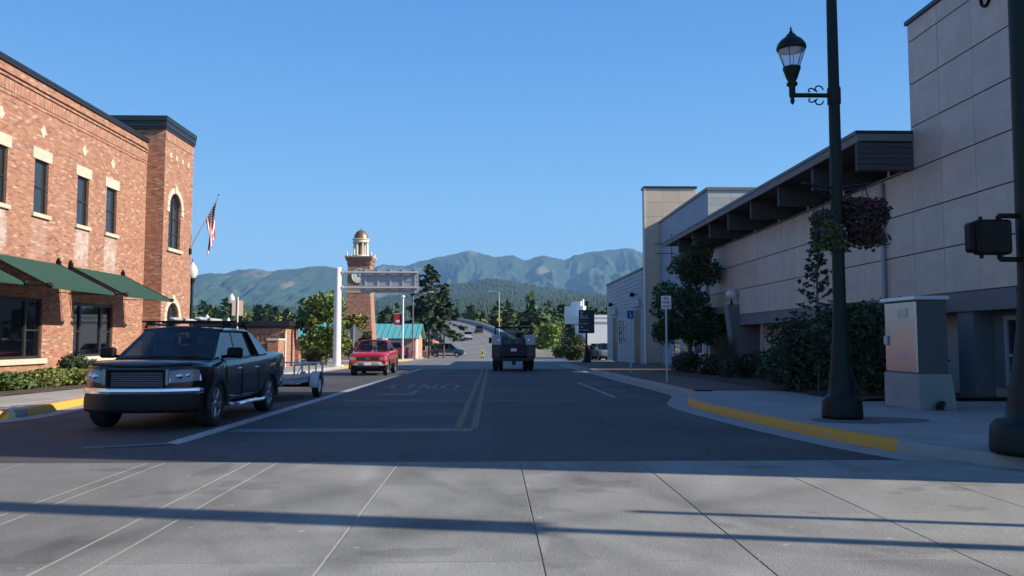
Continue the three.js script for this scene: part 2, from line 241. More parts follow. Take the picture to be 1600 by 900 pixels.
// the concrete crossing in front: separate slabs with sealed joints
{
  const ar = rng(321), ARCS = Array.from({ length: 26 }, (_, i) => { const s = ar() < .5 ? -1 : 1, R = 7 + 9 * ar(), cx = s * (R * (.45 + .5 * ar())), cz = -6 - 8 * ar(), near = Math.hypot(cx, cz + 6); return [cx, cz, near + (ar() - .5) * 6, .004 + .02 * ar() * ar(), (ar() < .6 ? -1 : 1) * (.06 + .08 * ar())]; });
  const concMap = tex(2048, 2048, (u, v, i, j) => {          // 20 m by 20 m of worn concrete
    const x = u * 20 - 10, z = v * 20 - 15, n = fbm(u * 10, v * 10, 91, 5, 10, 10), m = fbm(u * 60, v * 60, 92, 3, 60, 60), f = hash2(i, j, 93);
    const wob = .35 + .9 * fbm(u * 26, v * 26, 97, 3, 26, 26); let k = .25 * (.80 + .34 * n) * (.86 + .22 * m) * (.9 + .2 * f);
    const arc = (cx, cz, r, w, a) => { const q2 = (x - cx) * (x - cx) + (z - cz) * (z - cz), lim = w > .03 ? .6 : .35; if (q2 > (r + lim) * (r + lim) || q2 < (r - lim) * (r - lim)) return; const q = Math.sqrt(q2) - r; k *= 1 - a * Math.exp(-q * q / w) * wob; };
    arc(9.5, -9, 9.6, .05, .26); arc(9.5, -9, 8.1, .06, .24); arc(-12, -14, 14.2, .06, .26); arc(-12, -14, 12.6, .05, .26); arc(14, -2, 15.2, .05, .2); arc(6, -11.5, 7.5, .03, .24); arc(-3, -16, 10.5, .025, .22); arc(9, -9.4, 9.1, .012, -.16); arc(-5.5, -12, 8.2, .02, -.14); for (const [cx, cz, rr, w, a] of ARCS) arc(cx, cz, rr, w, a); arc(-8, -1, 9.2, .05, .2); arc(5.6, -9.5, 4.9, .04, .2);
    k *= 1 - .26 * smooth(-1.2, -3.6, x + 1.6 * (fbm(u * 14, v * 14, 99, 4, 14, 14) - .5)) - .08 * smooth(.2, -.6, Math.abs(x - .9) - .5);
    if (hash2(i >> 2, j >> 2, 95) > .9993) k *= 1.5;
    const warm = .5 + n; const oil = smooth(.64, .74, fbm(u * 50, v * 50, 94, 3, 50, 50)); k *= 1 - .22 * oil; return [k * (.985 + .01 * warm), k * .985, k * .892];
  }, [20, 20]);
  concMap.offset.set(.5, .75);
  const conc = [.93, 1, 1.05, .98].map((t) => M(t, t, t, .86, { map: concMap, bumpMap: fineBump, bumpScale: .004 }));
  const xs = [-30, -22, -15, -9.10]; for (let x = -7.77; x < -3.7; x += 1.33) xs.push(+x.toFixed(2)); xs.push(-3.60, -2.66, -2.36, -1.02, .31, 1.64, 2.97, 4.30, 5.63, 6.96, 8.29, 9.62, 15, 22, 30);
  const ds = [-12, -6, 1.2, 2.45, 3.7, 4.98, 6.28, 7.55, 9.0], r = rng(5), pave = new THREE.Group(); pave.name = 'crossing'; pave.userData = { kind: 'structure' }; scene.add(pave);
  mesh('joint_filler', [bx(-30, -.95, -.06, -.0035, 12, -9.02)], M(.33, .32, .29, .9), pave);
  mesh('joint_filler', [bx(-.95, 30, -.06, -.0045, 12, -9.02)], M(.17, .165, .15, .9), pave);
  for (let i = 0; i < xs.length - 1; i++) for (let j = 0; j < ds.length - 1; j++) {
    const gx = (xs[i] > -.5 ? .0028 : .006) + .0015 * r(), dz = (r() - .5) * .0015, g = chbx(xs[i] + gx, xs[i + 1] - gx, ds[j] + .004, ds[j + 1] - .004, -.05, dz, .003); g.rotateX(-Math.PI / 2);
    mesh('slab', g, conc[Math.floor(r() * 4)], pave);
  }
}
// ---------------------------------------------------------------- kerbs and pavements
function sweep(path, profile, yOf) {          // path: [x, d] points; profile: [offset to the left of travel, height]
  const n = path.length - 1, m = profile.length - 1, N = path.map((p, i) => { const a = path[Math.max(0, i - 1)], b = path[Math.min(n, i + 1)], L = Math.hypot(b[0] - a[0], b[1] - a[1]); return [-(b[1] - a[1]) / L, (b[0] - a[0]) / L]; });
  return gridG(n, m, (u, v) => { const i = Math.round(u * n), j = Math.round(v * m), [o, h] = profile[j], p = path[i]; return [p[0] + N[i][0] * o, yOf(p[1]) + h, -(p[1] + N[i][1] * o)]; });
}
const curve = (pts, n) => new THREE.CatmullRomCurve3(pts.map((p) => V(p[0], 0, p[1])), false, 'centripetal').getSpacedPoints(n).map((p) => [p.x, p.z]);
const KERB = [[.02, -.06], [.02, 0], [.025, .11], [.05, .145], [.17, .15], [.17, -.06]], GUTTER = [[-.42, -.03], [-.42, .005], [.02, .006]];
function kerbRun(path, side, painted) {       // side +1: pavement lies to the left of travel
  const flip = (pr) => pr.map(([o, h]) => [o * side, h]), fix = (g) => { if (side < 0) { const I = g.index.array; for (let i = 0; i < I.length; i += 3) { const t = I[i]; I[i] = I[i + 1]; I[i + 1] = t; } g.computeVertexNormals(); } return toCreasedNormals(g, .6); };
  const o = new THREE.Group(); o.name = numbered('kerb'); o.userData = { kind: 'structure' }; scene.add(o);
  mesh('gutter', fix(sweep(path, flip(GUTTER), roadY)), Mat.concrete, o);
  let i = 0;
  while (i < path.length - 1) { const p = painted(path[i]); let j = i + 1; while (j < path.length - 1 && painted(path[j]) === p) j++; if (p !== null) mesh(p ? 'painted_kerb_stone' : 'kerb_stone', fix(sweep(path.slice(i, j + 1), flip(KERB), roadY)), p ? Mat.yellow : Mat.concrete, o); i = j; }
}
const rightKerb = curve([[24, 66.8], [12, 65.6], [7.2, 63.6], [5.4, 59], [5.2, 52], [5.2, 40], [5.2, 30], [5.2, 22.5], [5.12, 20.9], [4.7, 19.3], [4.32, 17.8], [4.24, 16.2], [4.34, 14.2], [4.5, 12.2], [4.85, 9.9], [5.35, 8.5], [6.4, 7.2], [8.2, 6.2], [12, 5.0], [24, 4.8]], 150);
kerbRun(rightKerb, 1, ([x, d]) => x < 5.3 && (d < 20.9 && d > 19.8 || d < 18.2 && d > 9.75));
const leftKerb = curve([[-24, 11.4], [-14, 11.6], [-10.6, 12.2], [-9.1, 13.2], [-8.6, 14.6], [-8.8, 16.4], [-9.1, 18.4], [-9.2, 21], [-9.2, 30], [-9.2, 45], [-9.3, 55], [-10.4, 58.2], [-13, 59.6], [-24, 60]], 120);
kerbRun(leftKerb, 1, ([x, d]) => x > -9.4 && (d < 20.5 && d > 14.9 || d < 14.1 && d > 13 || d > 48.5 && d < 52));
const leftFar = curve([[-24, 70.5], [-12, 71], [-9.2, 72.4], [-8.3, 75], [-8.2, 85], [-8.2, 96], [-8.8, 100], [-11, 102.2], [-24, 102.6]], 60);
kerbRun(leftFar, 1, ([x, d]) => x > -9 && (d < 78 || d > 95));
function pavement(name, path, inner, mat, h = .147) { const n = path.length - 1, g = gridG(n, 4, (u, v) => { const p = path[Math.round(u * n)], q = inner(p), a = [p[0] + .0, p[1]], x = lerp(a[0], q[0], v), d = lerp(a[1], q[1], v); return [x, roadY(d) + h, -d]; }); return structure(name, g, mat); }
const insetR = rightKerb.map((p, i) => { const a = rightKerb[Math.max(0, i - 1)], b = rightKerb[Math.min(rightKerb.length - 1, i + 1)], L = Math.hypot(b[0] - a[0], b[1] - a[1]); return [p[0] - (b[1] - a[1]) / L * .165, p[1] + (b[0] - a[0]) / L * .165]; });
pavement('sidewalk', insetR.filter((p) => p[1] < 21.2), ([x, d]) => [14 + Math.max(0, x - 12), clamp(d, 7.9, 21.2)], Mat.walk);
pavement('brick_sidewalk', insetR.filter((p) => p[1] >= 21.0), ([x, d]) => [16 + Math.max(0, x - 12), clamp(d, 21.0, 62.5)], Mat.paver);
const inset = (K) => K.map((p, i) => { const a = K[Math.max(0, i - 1)], b = K[Math.min(K.length - 1, i + 1)], L = Math.hypot(b[0] - a[0], b[1] - a[1]); return [p[0] - (b[1] - a[1]) / L * .165, p[1] + (b[0] - a[0]) / L * .165]; });
pavement('sidewalk', inset(leftKerb), ([x, d]) => [-22 + Math.min(0, x + 22), clamp(d, 14.5, 56)], Mat.walk);
pavement('sidewalk', inset(leftFar), ([x, d]) => [-22 + Math.min(0, x + 22), clamp(d, 74, 99)], Mat.walk);
{   // scored slabs of the corner pavement
  const pv = new THREE.Group(); pv.name = numbered('sidewalk'); pv.userData = { kind: 'structure' }; scene.add(pv); const r = rng(9), tilt = (g, dc) => { const p = g.attributes.position; for (let i = 0; i < p.count; i++) p.setY(i, p.getY(i) - .0096 * (-p.getZ(i) - dc)); };
  const mats = [.94, 1, 1.05].map((t) => M(t, t, t, .9, { map: Mat.walk.map, bumpMap: fineBump, bumpScale: .003 }));
  for (let x = 5.75; x < 10.2; x += 1.5) for (let d = 8.9; d < 20.5; d += 1.5) { if (x > 7.3 && d > 16.3) continue; const g = chbx(x + .006, x + 1.494, d + .006, d + 1.494, -.03, .152 + .002 * r(), .004); g.rotateX(-Math.PI / 2); g.translate(0, roadY(d + .75), 0); tilt(g, d + .75); mesh('slab', g, mats[Math.floor(r() * 3)], pv); }
  for (let d = 15.2; d < 46; d += 1.52) for (let k = 0; k < 1; k++) { const g = chbx(-10.95, -9.45, d + .006, d + 1.514, -.03, .152 + .002 * r(), .004); g.rotateX(-Math.PI / 2); g.translate(0, roadY(d + .75), 0); tilt(g, d + .75); mesh('slab', g, mats[Math.floor(r() * 3)], pv); }
  const soil = (x0, x1, d0, d1, h = .19) => gridG(8, 24, (u, v) => { const d = lerp(d0, d1, v), x = lerp(x0, x1, u); return [x, roadY(d) + h - (u < .01 || u > .99 ? .06 : 0) + .05 * vnoise(x * 3, d * 3, 2), -d]; });
  structure('planting_bed', soil(7.5, 11.4, 16.6, 38), Mat.soil);
  structure('planting_bed', soil(-13.98, -11.3, 16, 26.6), Mat.soil);
  const disc = new THREE.CylinderGeometry(.85, .86, .012, 40); disc.scale(1.05, 1, .62); disc.scale(1, .3, 1); disc.translate(5.85, roadY(12.35) + .1565, -12.35); tilt(disc, 12.35);
  structure('paving_stain', disc, M(1, 1, 1, .95, { map: tex(256, 256, specks(.3, 15, [.15, .125, .105]), [1, 1]) }));
}
// ---------------------------------------------------------------- painted markings
const paintTex = (rgb, wear, seed) => tex(512, 512, (u, v, i, j) => { const n = .5 * fbm(u * 24, v * 24, seed, 4, 24, 24) + .5 * fbm(u * 64, v * 64, seed + 3, 4, 64, 64), f = hash2(i >> 1, j >> 1, seed + 1), k = smooth(wear - .1, wear + .06, n + .34 * (f - .5)); return rgb.map((c, q) => lerp(c * (.85 + .3 * n), lerp(c, .075, .62), k)); }, [3, 3]);
Mat.whiteLine = M(1, 1, 1, .7, { map: paintTex([.46, .46, .44], .58, 5) });
Mat.wornWhite = M(1, 1, 1, .75, { map: paintTex([.16, .162, .16], .49, 15) });
Mat.yellowLine = M(1, 1, 1, .7, { map: paintTex([.17, .11, .028], .50, 25) });
const strip = (x0, x1, d0, d1, h = .005, seg = 12) => gridG(1, seg, (u, v) => { const d = lerp(d0, d1, v); return [lerp(x0, x1, u), roadY(d) + h, -d]; });
const mark = (name, g, m) => structure(name, g, m);
mark('edge_line', [strip(-4.36, -4.11, 10.7, 37), strip(-4.34, -4.14, 39, 48)], Mat.whiteLine);
mark('edge_line', [quadG([-5.2, .001 - .02, -10.3], [-4.14, -.014, -10.72], [-4.32, -.014, -10.86], [-5.2, -.014, -10.46])], Mat.wornWhite);
mark('stop_line', strip(-4.0, -.3, 12.25, 12.75, .005, 2), Mat.wornWhite);
mark('centre_line', strip(-.60, -.48, 12.6, 60), Mat.yellowLine);
mark('centre_line', strip(-.34, -.22, 12.6, 60), Mat.yellowLine);
mark('parking_line', [strip(3.08, 3.2, 20.5, 29.5)], M(1, 1, 1, .75, { map: paintTex([.34, .34, .34], .52, 35) }));
mark('crosswalk_line', strip(-3.6, 2.0, 19.3, 19.6, .005, 2), Mat.wornWhite);
mark('crosswalk_line', strip(-2.6, 1.6, 30.2, 30.5, .005, 2), Mat.wornWhite);
mark('crosswalk_line', strip(-2.6, 2.4, 43.0, 43.3, .005, 2), Mat.wornWhite);
mark('crosswalk_line', strip(-1.8, 1.9, 24.3, 24.5, .005, 2), Mat.wornWhite);
mark('crosswalk_line', strip(-2.4, 1.8, 36.2, 36.5, .005, 2), Mat.wornWhite);
mark('crosswalk_line', strip(-6, 6, 104, 104.5, .005, 2), Mat.whiteLine);
{ const g = textG('ONLY', .5, .002, 2.5); g.scale(1, 5, 1); g.rotateX(-Math.PI / 2); g.rotateY(Math.PI); g.translate(-2.3, roadY(26.2) + .006, -26.2); g.rotateX(0); mark('lane_lettering', g, Mat.wornWhite);
  const a = shapeOf([[-.09, -1.5], [.09, -1.5], [.09, .1], [.5, .1], [.5, -.2], [1.1, .35], [.5, .9], [.5, .6], [-.09, .6]]), h = new THREE.ShapeGeometry(a); h.rotateX(-Math.PI / 2); h.rotateY(Math.PI); h.translate(-2.2, roadY(22.4) + .006, -22.4); mark('lane_arrow', h, Mat.wornWhite); }
// ---------------------------------------------------------------- hills and mountains far behind
function range(name, D, foot, back, profile, colour, o = {}) {       // profile: [x/D, height/D] of the crest; a height field falling towards the viewer
  const x0 = profile[0][0], x1 = profile[profile.length - 1][0], nx = o.nx || 340, nd = o.nd || 70, P = [], Cc = [], I = [], c = [];
  const crest = (s) => { let k = 0; while (k < profile.length - 2 && s > profile[k + 1][0]) k++; const a = profile[k], b = profile[k + 1], t = clamp((s - a[0]) / (b[0] - a[0])), u = t * t * (3 - 2 * t) * .6 + t * .4; return lerp(a[1], b[1], u); };
  for (let j = 0; j <= nd; j++) for (let i = 0; i <= nx; i++) {
    const s = lerp(x0, x1, i / nx), t = j / nd, q = t < .8 ? t / .8 : 1, dep = t < .8 ? lerp(foot, D, q) : lerp(D, back, (t - .8) / .2), x = s * D;
    const H = crest(s) * D, w = fbm(s * 14 + 3, q * 3, o.seed, 3), rid = 1 - Math.abs(2 * fbm(s * (o.spur || 26) + 2.4 * w, q * 2.2, o.seed + 7, 4) - 1), fine = fbm(s * 160, q * 40, o.seed + 9, 4) - .5;
    const up = Math.pow(q, o.pow || 1.35), mid = q * (1 - q) * 4;
    let y = H * up * (1 - .55 * mid * (1 - rid)) + H * .10 * fine * mid + H * .018 * (fbm(s * 300, q * 60, o.seed + 4, 3) - .5);
    if (t > .8) y = H * (1 - 1.1 * (t - .8) / .2);
    P.push(x, y - 2, -dep); colour(c, s, q, rid, x, dep); Cc.push(c[0], c[1], c[2]);
  }
  for (let j = 0; j < nd; j++) for (let i = 0; i < nx; i++) { const a = j * (nx + 1) + i; I.push(a, a + 1, a + nx + 2, a, a + nx + 2, a + nx + 1); }
  const g = new THREE.BufferGeometry(); g.setAttribute('position', new THREE.Float32BufferAttribute(P, 3)); g.setAttribute('color', new THREE.Float32BufferAttribute(Cc, 3)); g.setIndex(I); g.computeVertexNormals();
  const m = mesh(name, g, M(1, 1, 1, 1, { vertexColors: true }), null); m.userData = { kind: 'structure' }; m.userData.at = undefined; delete m.userData.at; woods.push({ P, nx, nd, name }); return m;
}
const woods = [];
const px2 = (L) => L.map(([px, py]) => [(px - 769) / 1250, (531 - py) / 1250]);
range('mountain', 9200, 5200, 11500, px2([[430, 445], [560, 425], [600, 413], [632, 415], [660, 407], [690, 400], [735, 391], [760, 397], [775, 401], [800, 398], [822, 406], [848, 398], [868, 402], [884, 405], [900, 397], [930, 392], [958, 389], [985, 386], [1010, 394], [1060, 410], [1200, 440]]), (c, s, q, rid, x, d) => {
  const n = fbm(s * 90, q * 22, 5, 5), bare = smooth(.61, .74, fbm(s * 60 + 5, q * 16, 25, 5)) * smooth(.4, .65, q), k = .5 + 1.0 * n;
  c[0] = lerp(.015, .10, bare) * k; c[1] = lerp(.046, .098, bare) * k; c[2] = lerp(.020, .045, bare) * k;
}, { seed: 3, spur: 30, nx: 420, nd: 90 });
range('mountain', 7000, 3600, 9000, px2([[60, 455], [200, 446], [260, 440], [302, 432], [330, 427], [352, 428], [372, 422], [400, 420], [425, 424], [445, 421], [470, 419], [490, 416], [512, 416], [530, 420], [560, 430], [600, 440], [660, 447], [720, 462], [800, 480]]), (c, s, q, rid) => {
  const n = fbm(s * 100, q * 24, 15, 5), bare = smooth(.66, .72, fbm(s * 40, q * 12, 35, 4)), k = .7 + .7 * n;
  c[0] = lerp(.016, .11, bare) * k; c[1] = lerp(.046, .10, bare) * k; c[2] = lerp(.020, .05, bare) * k;
}, { seed: 13, spur: 22, nx: 380, nd: 80 });
range('hill', 4200, 2000, 5200, px2([[560, 478], [620, 462], [680, 448], [735, 442], [765, 436], [800, 440], [850, 449], [900, 456], [950, 460], [1010, 455], [1100, 465]]), (c, s, q) => { const n = fbm(s * 120, q * 26, 45, 5), k = .6 + .8 * n; c[0] = .022 * k; c[1] = .042 * k; c[2] = .02 * k; }, { seed: 23, spur: 18, nx: 260, nd: 60, pow: 1.1 });
range('hill', 2600, 1100, 3400, px2([[0, 486], [200, 484], [300, 482], [400, 480], [520, 484], [620, 480], [700, 470], [760, 466], [850, 468], [950, 466], [1100, 470], [1300, 478]]), (c, s, q) => { const n = fbm(s * 140, q * 26, 55, 5), k = .6 + .8 * n; c[0] = .024 * k; c[1] = .045 * k; c[2] = .02 * k; }, { seed: 33, spur: 16, nx: 300, nd: 50, pow: 1.0 });
console.log('ground done');
// ================================================================ left side of the street
Mat.soldier = M(1, 1, 1, .9, { map: tex(512, 256, (u, v) => { const c = brickColour(v * 1.016 * .75, u * 2.031, 33, .2032, .0677); return c; }, [2.031, .762]), bumpMap: fineBump, bumpScale: .004 });
// window built in wall axes: u along, v up, n outwards; frame is the part, panes are sub-parts
function sashWindow(parent, u0, u1, v0, v1, n, { cols = 1, rows = 2, fw = .055, mat = Mat.bronze, glass = Mat.glassDark, name = 'window' } = {}) {
  const gs = [bx(u0, u0 + fw, v0, v1, n - .05, n + .03), bx(u1 - fw, u1, v0, v1, n - .05, n + .03), bx(u0 + fw, u1 - fw, v0, v0 + fw, n - .05, n + .028), bx(u0 + fw, u1 - fw, v1 - fw, v1, n - .05, n + .028)];
  const us = Array.isArray(cols) ? cols : Array.from({ length: cols + 1 }, (_, i) => lerp(u0 + fw / 2, u1 - fw / 2, i / cols)), vs = Array.isArray(rows) ? rows : Array.from({ length: rows + 1 }, (_, i) => lerp(v0 + fw / 2, v1 - fw / 2, i / rows));
  for (let i = 1; i < us.length - 1; i++) gs.push(bx(us[i] - .03, us[i] + .03, v0 + fw, v1 - fw, n - .045, n + .024));
  for (let j = 1; j < vs.length - 1; j++) gs.push(bx(u0 + fw, u1 - fw, vs[j] - .03, vs[j] + .03, n - .045, n + .02));
  const f = mesh(name, gs, mat, parent);
  for (let i = 0; i < us.length - 1; i++) for (let j = 0; j < vs.length - 1; j++) mesh('pane', bx(us[i] + .02, us[i + 1] - .02, vs[j] + .02, vs[j + 1] - .02, n - .02, n - .012), glass, f);
  return f;
}
function archWindow(parent, u0, u1, v0, spring, n, rows) {
  const f = .06, out = archPts(u0, u1, v0, spring, 14), inn = archPts(u0 + f, u1 - f, v0 + f, spring, 14), c = (u0 + u1) / 2, gs = [slabShape(out, [inn], n - .05, n + .03)];
  gs.push(bx(c - .025, c + .025, v0 + f, spring + (u1 - u0) / 2 - f, n - .045, n + .024));
  for (const v of rows) gs.push(bx(u0 + f, u1 - f, v - .025, v + .025, n - .045, n + .02));
  for (const k of [-.5, .5]) gs.push(bx(c + k * (u1 - u0) / 2 - .015, c + k * (u1 - u0) / 2 + .015, spring, spring + (u1 - u0) / 2 * .84 - f * .5, n - .045, n + .018));
  const w = mesh('window', gs, Mat.bronze, parent), vs = [v0 + .02, ...rows];
  for (let j = 0; j < vs.length - 1; j++) for (const s of [0, 1]) mesh('pane', bx(s ? c : u0 + .02, s ? u1 - .02 : c, vs[j], vs[j + 1], n - .02, n - .012), Mat.glassDark, w);
  mesh('pane', slabShape(archPts(u0 + .02, u1 - .02, vs[vs.length - 1], Math.max(spring, vs[vs.length - 1] + .001), 14), [], n - .02, n - .012), Mat.glassDark, w);
}
function stoneArch(parent, u0, u1, spring, n, t = .24) {
  const c = (u0 + u1) / 2, r = (u1 - u0) / 2, N = 9;
  for (let i = 0; i < N; i++) { const a0 = Math.PI * i / N + .012, a1 = Math.PI * (i + 1) / N - .012, R = r + t + (i === 4 ? .09 : 0), p = []; for (let k = 0; k <= 3; k++) { const a = lerp(a0, a1, k / 3); p.push([c + (r + .01) * Math.cos(a), spring + (r + .01) * Math.sin(a)]); } for (let k = 3; k >= 0; k--) { const a = lerp(a0, a1, k / 3); p.push([c + R * Math.cos(a), spring + R * Math.sin(a)]); } mesh('arch_stone', slabShape(p.reverse().reverse(), [], n - .05, n + .04 + (i === 4 ? .02 : 0), .006), Mat.stone, parent); }
  for (const s of [-1, 1]) mesh('arch_stone', rbx(c + s * (r + .01), c + s * (r + t + .02), spring - .22, spring - .006, n - .05, n + .045, .008, 1), Mat.stone, parent);
}
{
  const D0 = 12, Y0 = -.1, B = thing('brick_building', 'two storey red brick building with green awnings and black capped corner tower', 'building', -14, Y0, D0, Math.PI / 2);
  const u = (d) => d - D0, v = (y) => y - Y0, END = u(32.4);
  const wins = [[17.6, 18.4], [19.8, 20.6], [22.38, 23.18], [24.55, 25.32], [27.08, 27.85], [29.12, 29.92]], shops = [[17.6, 20.4], [22.5, 25.28], [27.14, 29.92]];
  const VS0 = v(.78), VS1 = v(2.62), WV0 = v(5.24), WV1 = v(6.9);
  const holes = [...wins.map(([a, b]) => rect(u(a), u(b), WV0, WV1)), ...shops.map(([a, b]) => rect(u(a), u(b), VS0, VS1))];
  const stain = (x, y) => { let s = 0; for (const [a, b] of wins) { const c = (u(a) + u(b)) / 2, w = .5 + .16 * (vnoise(x * 3, y * 4, 6) - .5), k = smooth(w, w - .14, Math.abs(x - c)) * smooth(WV0 + .05, WV0 - .1, y) * smooth(WV0 - 1.55 - .5 * vnoise(c * 9, 1, 3), WV0 - .9, y); s = Math.max(s, k * (.5 + .8 * vnoise(x * 9, y * 5, 4)) * [.5, .7, 1, .25, .95, .9][wins.findIndex((q) => q[0] === a)]); } return s; };
  const wallMap = tex(2048, 1024, (s, t) => brickColour(s * 20.48, t * 10.24, 19, .2032, .0677, stain), [20.48, 10.24]);
  const wallMat = M(1, 1, 1, .9, { map: wallMap, bumpMap: brickBump, bumpScale: .006 });
  mesh('wall', slabShape(rect(0, END, 0, v(9.42)), holes, -.34, 0), wallMat, B);
  mesh('back_wall', [bx(.001, END, v(3.3), v(9.0), -.35, -14), bx(.001, END, 0, v(3.29), -5.5, -14)], Mat.brick, B);
  mesh('shop_room', [bx(.3, END - .02, .02, .1, -.36, -5.49), bx(.3, END - .02, v(3.2), v(3.29), -.36, -5.49), bx(.3, END - .02, .1, v(3.2), -5.3, -5.49), bx(.001, .3, 0, v(3.29), -.36, -5.49), bx(END - .4, END - .021, .1, v(3.2), -.36, -5.29), bx(u(21.2), u(21.4), .1, v(3.2), -.36, -5.29), bx(u(26.1), u(26.3), .1, v(3.2), -.36, -5.29)], M(.42, .40, .36, .9), B);
  mesh('corbel_band', [bx(0, END - .01, v(8.92), v(8.985), -.1, .05), bx(0, END - .01, v(9.05), v(9.12), -.1, .06)], Mat.brick, B);
  mesh('soldier_course', bx(0, END - .01, v(8.56), v(8.88), -.1, .02), Mat.soldier, B);
  mesh('corbel_band', bx(0, END - .01, v(8.44), v(8.505), -.1, .025), Mat.brick, B);
  mesh('coping', [bx(-.05, END, v(9.42), v(9.50), -.42, .09), bx(-.05, END, v(9.34), v(9.42), .003, .075)], Mat.blackCap, B);
  wins.forEach(([a, b]) => {
    sashWindow(B, u(a), u(b), WV0, WV1, -.1, { cols: 1, rows: 2 });
    mesh('lintel', rbx(u(a) - .14, u(b) + .14, WV1 + .002, v(7.26), -.1, .03, .012, 1), Mat.stone, B);
    mesh('window_sill', rbx(u(a) - .12, u(b) + .12, WV0 - .13, WV0 - .002, -.12, .09, .012, 1), Mat.stone, B);
    const c = (u(a) + u(b)) / 2, y = v(7.82), s = .17; mesh('diamond_stone', slabShape([[c, y - s * 1.25], [c + s, y], [c, y + s * 1.25], [c - s, y]], [], -.05, .015, .004), Mat.stone, B);
  });
  shops.forEach(([a, b]) => {
    const W = b - a, a0 = u(a), b0 = u(b), m1 = a0 + W * .2, m2 = a0 + W * .72;
    const f = mesh('shop_window', [bx(a0, a0 + .07, VS0, VS1, -.17, -.06), bx(b0 - .07, b0, VS0, VS1, -.17, -.06), bx(a0 + .07, b0 - .07, VS1 - .1, VS1, -.17, -.062), bx(a0 + .07, b0 - .07, VS0, VS0 + .08, -.17, -.062), bx(m1 - .05, m1 + .05, VS0 + .08, VS1 - .1, -.165, -.064), bx(m2 - .05, m2 + .05, VS0 + .08, VS1 - .1, -.165, -.064), bx(a0 + .07, m1 - .05, v(1.62), v(1.67), -.16, -.07), bx(m2 + .05, b0 - .07, v(1.62), v(1.67), -.16, -.07)], Mat.bronze, B);
    for (const [p, q, r, s] of [[a0 + .06, m1 - .04, VS0 + .07, v(1.63)], [a0 + .06, m1 - .04, v(1.66), VS1 - .09], [m1 + .04, m2 - .04, VS0 + .07, VS1 - .09], [m2 + .04, b0 - .06, VS0 + .07, v(1.63)], [m2 + .04, b0 - .06, v(1.66), VS1 - .09]]) mesh('pane', bx(p, q, r, s, -.12, -.11), Mat.glassShop, f);
    mesh('window_sill', rbx(a0 - .2, b0 + .2, VS0 - .17, VS0 - .002, -.12, .1, .015, 1), Mat.stone, B);
  });
  // corner tower
  const T0 = u(32.4), T1 = u(35.45), N = .72, TV = v(9.9), c1 = u(33.55);
  mesh('tower_wall', [slabShape(rect(T0, T1, 0, TV), [archPts(c1 - .62, c1 + .62, v(5.12), v(6.82), 14), archPts(c1 - .62, c1 + .62, v(.8), v(2.25), 14)], N - .34, N), bx(T0, T0 + .4, .001, TV, -3.2, N - .342), bx(T1 - .4, T1, .001, TV, -3.2, N - .342), bx(T0 + .4, T1 - .4, .001, TV, -3.2, -2.9)], Mat.brick, B);
  archWindow(B, c1 - .62, c1 + .62, v(5.12), v(6.82), N - .12, [v(5.75), v(6.4)]);
  archWindow(B, c1 - .62, c1 + .62, v(.8), v(2.25), N - .12, [v(1.4), v(2.0)]);
  stoneArch(B, c1 - .62, c1 + .62, v(6.82), N); stoneArch(B, c1 - .62, c1 + .62, v(2.25), N);
  for (const y of [5.12, .8]) mesh('window_sill', rbx(c1 - .78, c1 + .78, v(y) - .14, v(y) - .002, N - .12, N + .1, .012, 1), Mat.stone, B);
  mesh('tower_soldier_course', [bx(T0 + .002, T1 - .002, v(9.5), v(9.83), N - .1, N + .02)], Mat.soldier, B);
  for (let i = 0; i < 4; i++) { const p = T0 + .55 + i * .64; mesh('square_stone', rbx(p - .09, p + .09, v(8.86), v(9.06), N - .05, N + .015, .005, 1), Mat.stone, B); }
  mesh('tower_cornice', [bx(T0 - .1, T1 + .03, v(9.9), v(10.0), -3.3, N + .05), bx(T0 - .13, T1 + .04, v(10.0), v(10.22), -3.4, N + .08), bx(T0 - .18, T1 + .06, v(10.22), v(10.42), -3.5, N + .11)], Mat.blackCap, B);
  // what can be made out through the shop windows
  for (const [d, n] of [[23.2, -1.6], [24.4, -2.4], [28.0, -1.8], [29.2, -2.6]]) { const t = thing('shop_table', d > 26.5 ? 'dim round table inside the shop window beside the corner tower' : 'dim round table inside a shop window under the middle awning', 'table', -14 + n, .002, d, 0, 'tables inside the shop windows'); mesh('table_top', cyl(0, .72, .76, 0, .4, .4, 20), M(.35, .3, .25, .5), t); mesh('leg', cyl(0, 0, .72, 0, .04, .04, 8), Mat.blackPaint, t); mesh('foot', cyl(0, 0, .03, 0, .25, .25, 14), Mat.blackPaint, t); }
  for (const [d, n, w] of [[22.9, -1.2, 0], [28.6, -1.0, 1]]) { const t = thing('shop_board', w ? 'pale display board inside the shop window beside the corner tower' : 'pale display board inside the middle shop window', 'board', -14 + n, .002, d, Math.PI / 2 + .2); mesh('board_panel', bx(-.5, .5, .7, 1.7, -.02, .02), M(.62, .62, .6, .7), t); for (const k of [-.4, .4]) mesh('leg', rod([k, 0, 0], [k, .7, 0], .02), Mat.galv, t); }
  // awnings
  const cloth = M(1, 1, 1, .85, { map: tex(256, 256, (a, b, i, j) => { const n = .88 + .12 * ((i ^ j) & 1) + .12 * (fbm(a * 8, b * 8, 4, 4, 8, 8) - .5); return [.008 * n, .054 * n, .038 * n]; }, [.5, .5]) });
  const names = ['green cloth awning over the shop window beside the corner tower', 'green cloth awning over the shop window, between two other awnings', 'green cloth awning over the shop window farthest from the corner tower'];
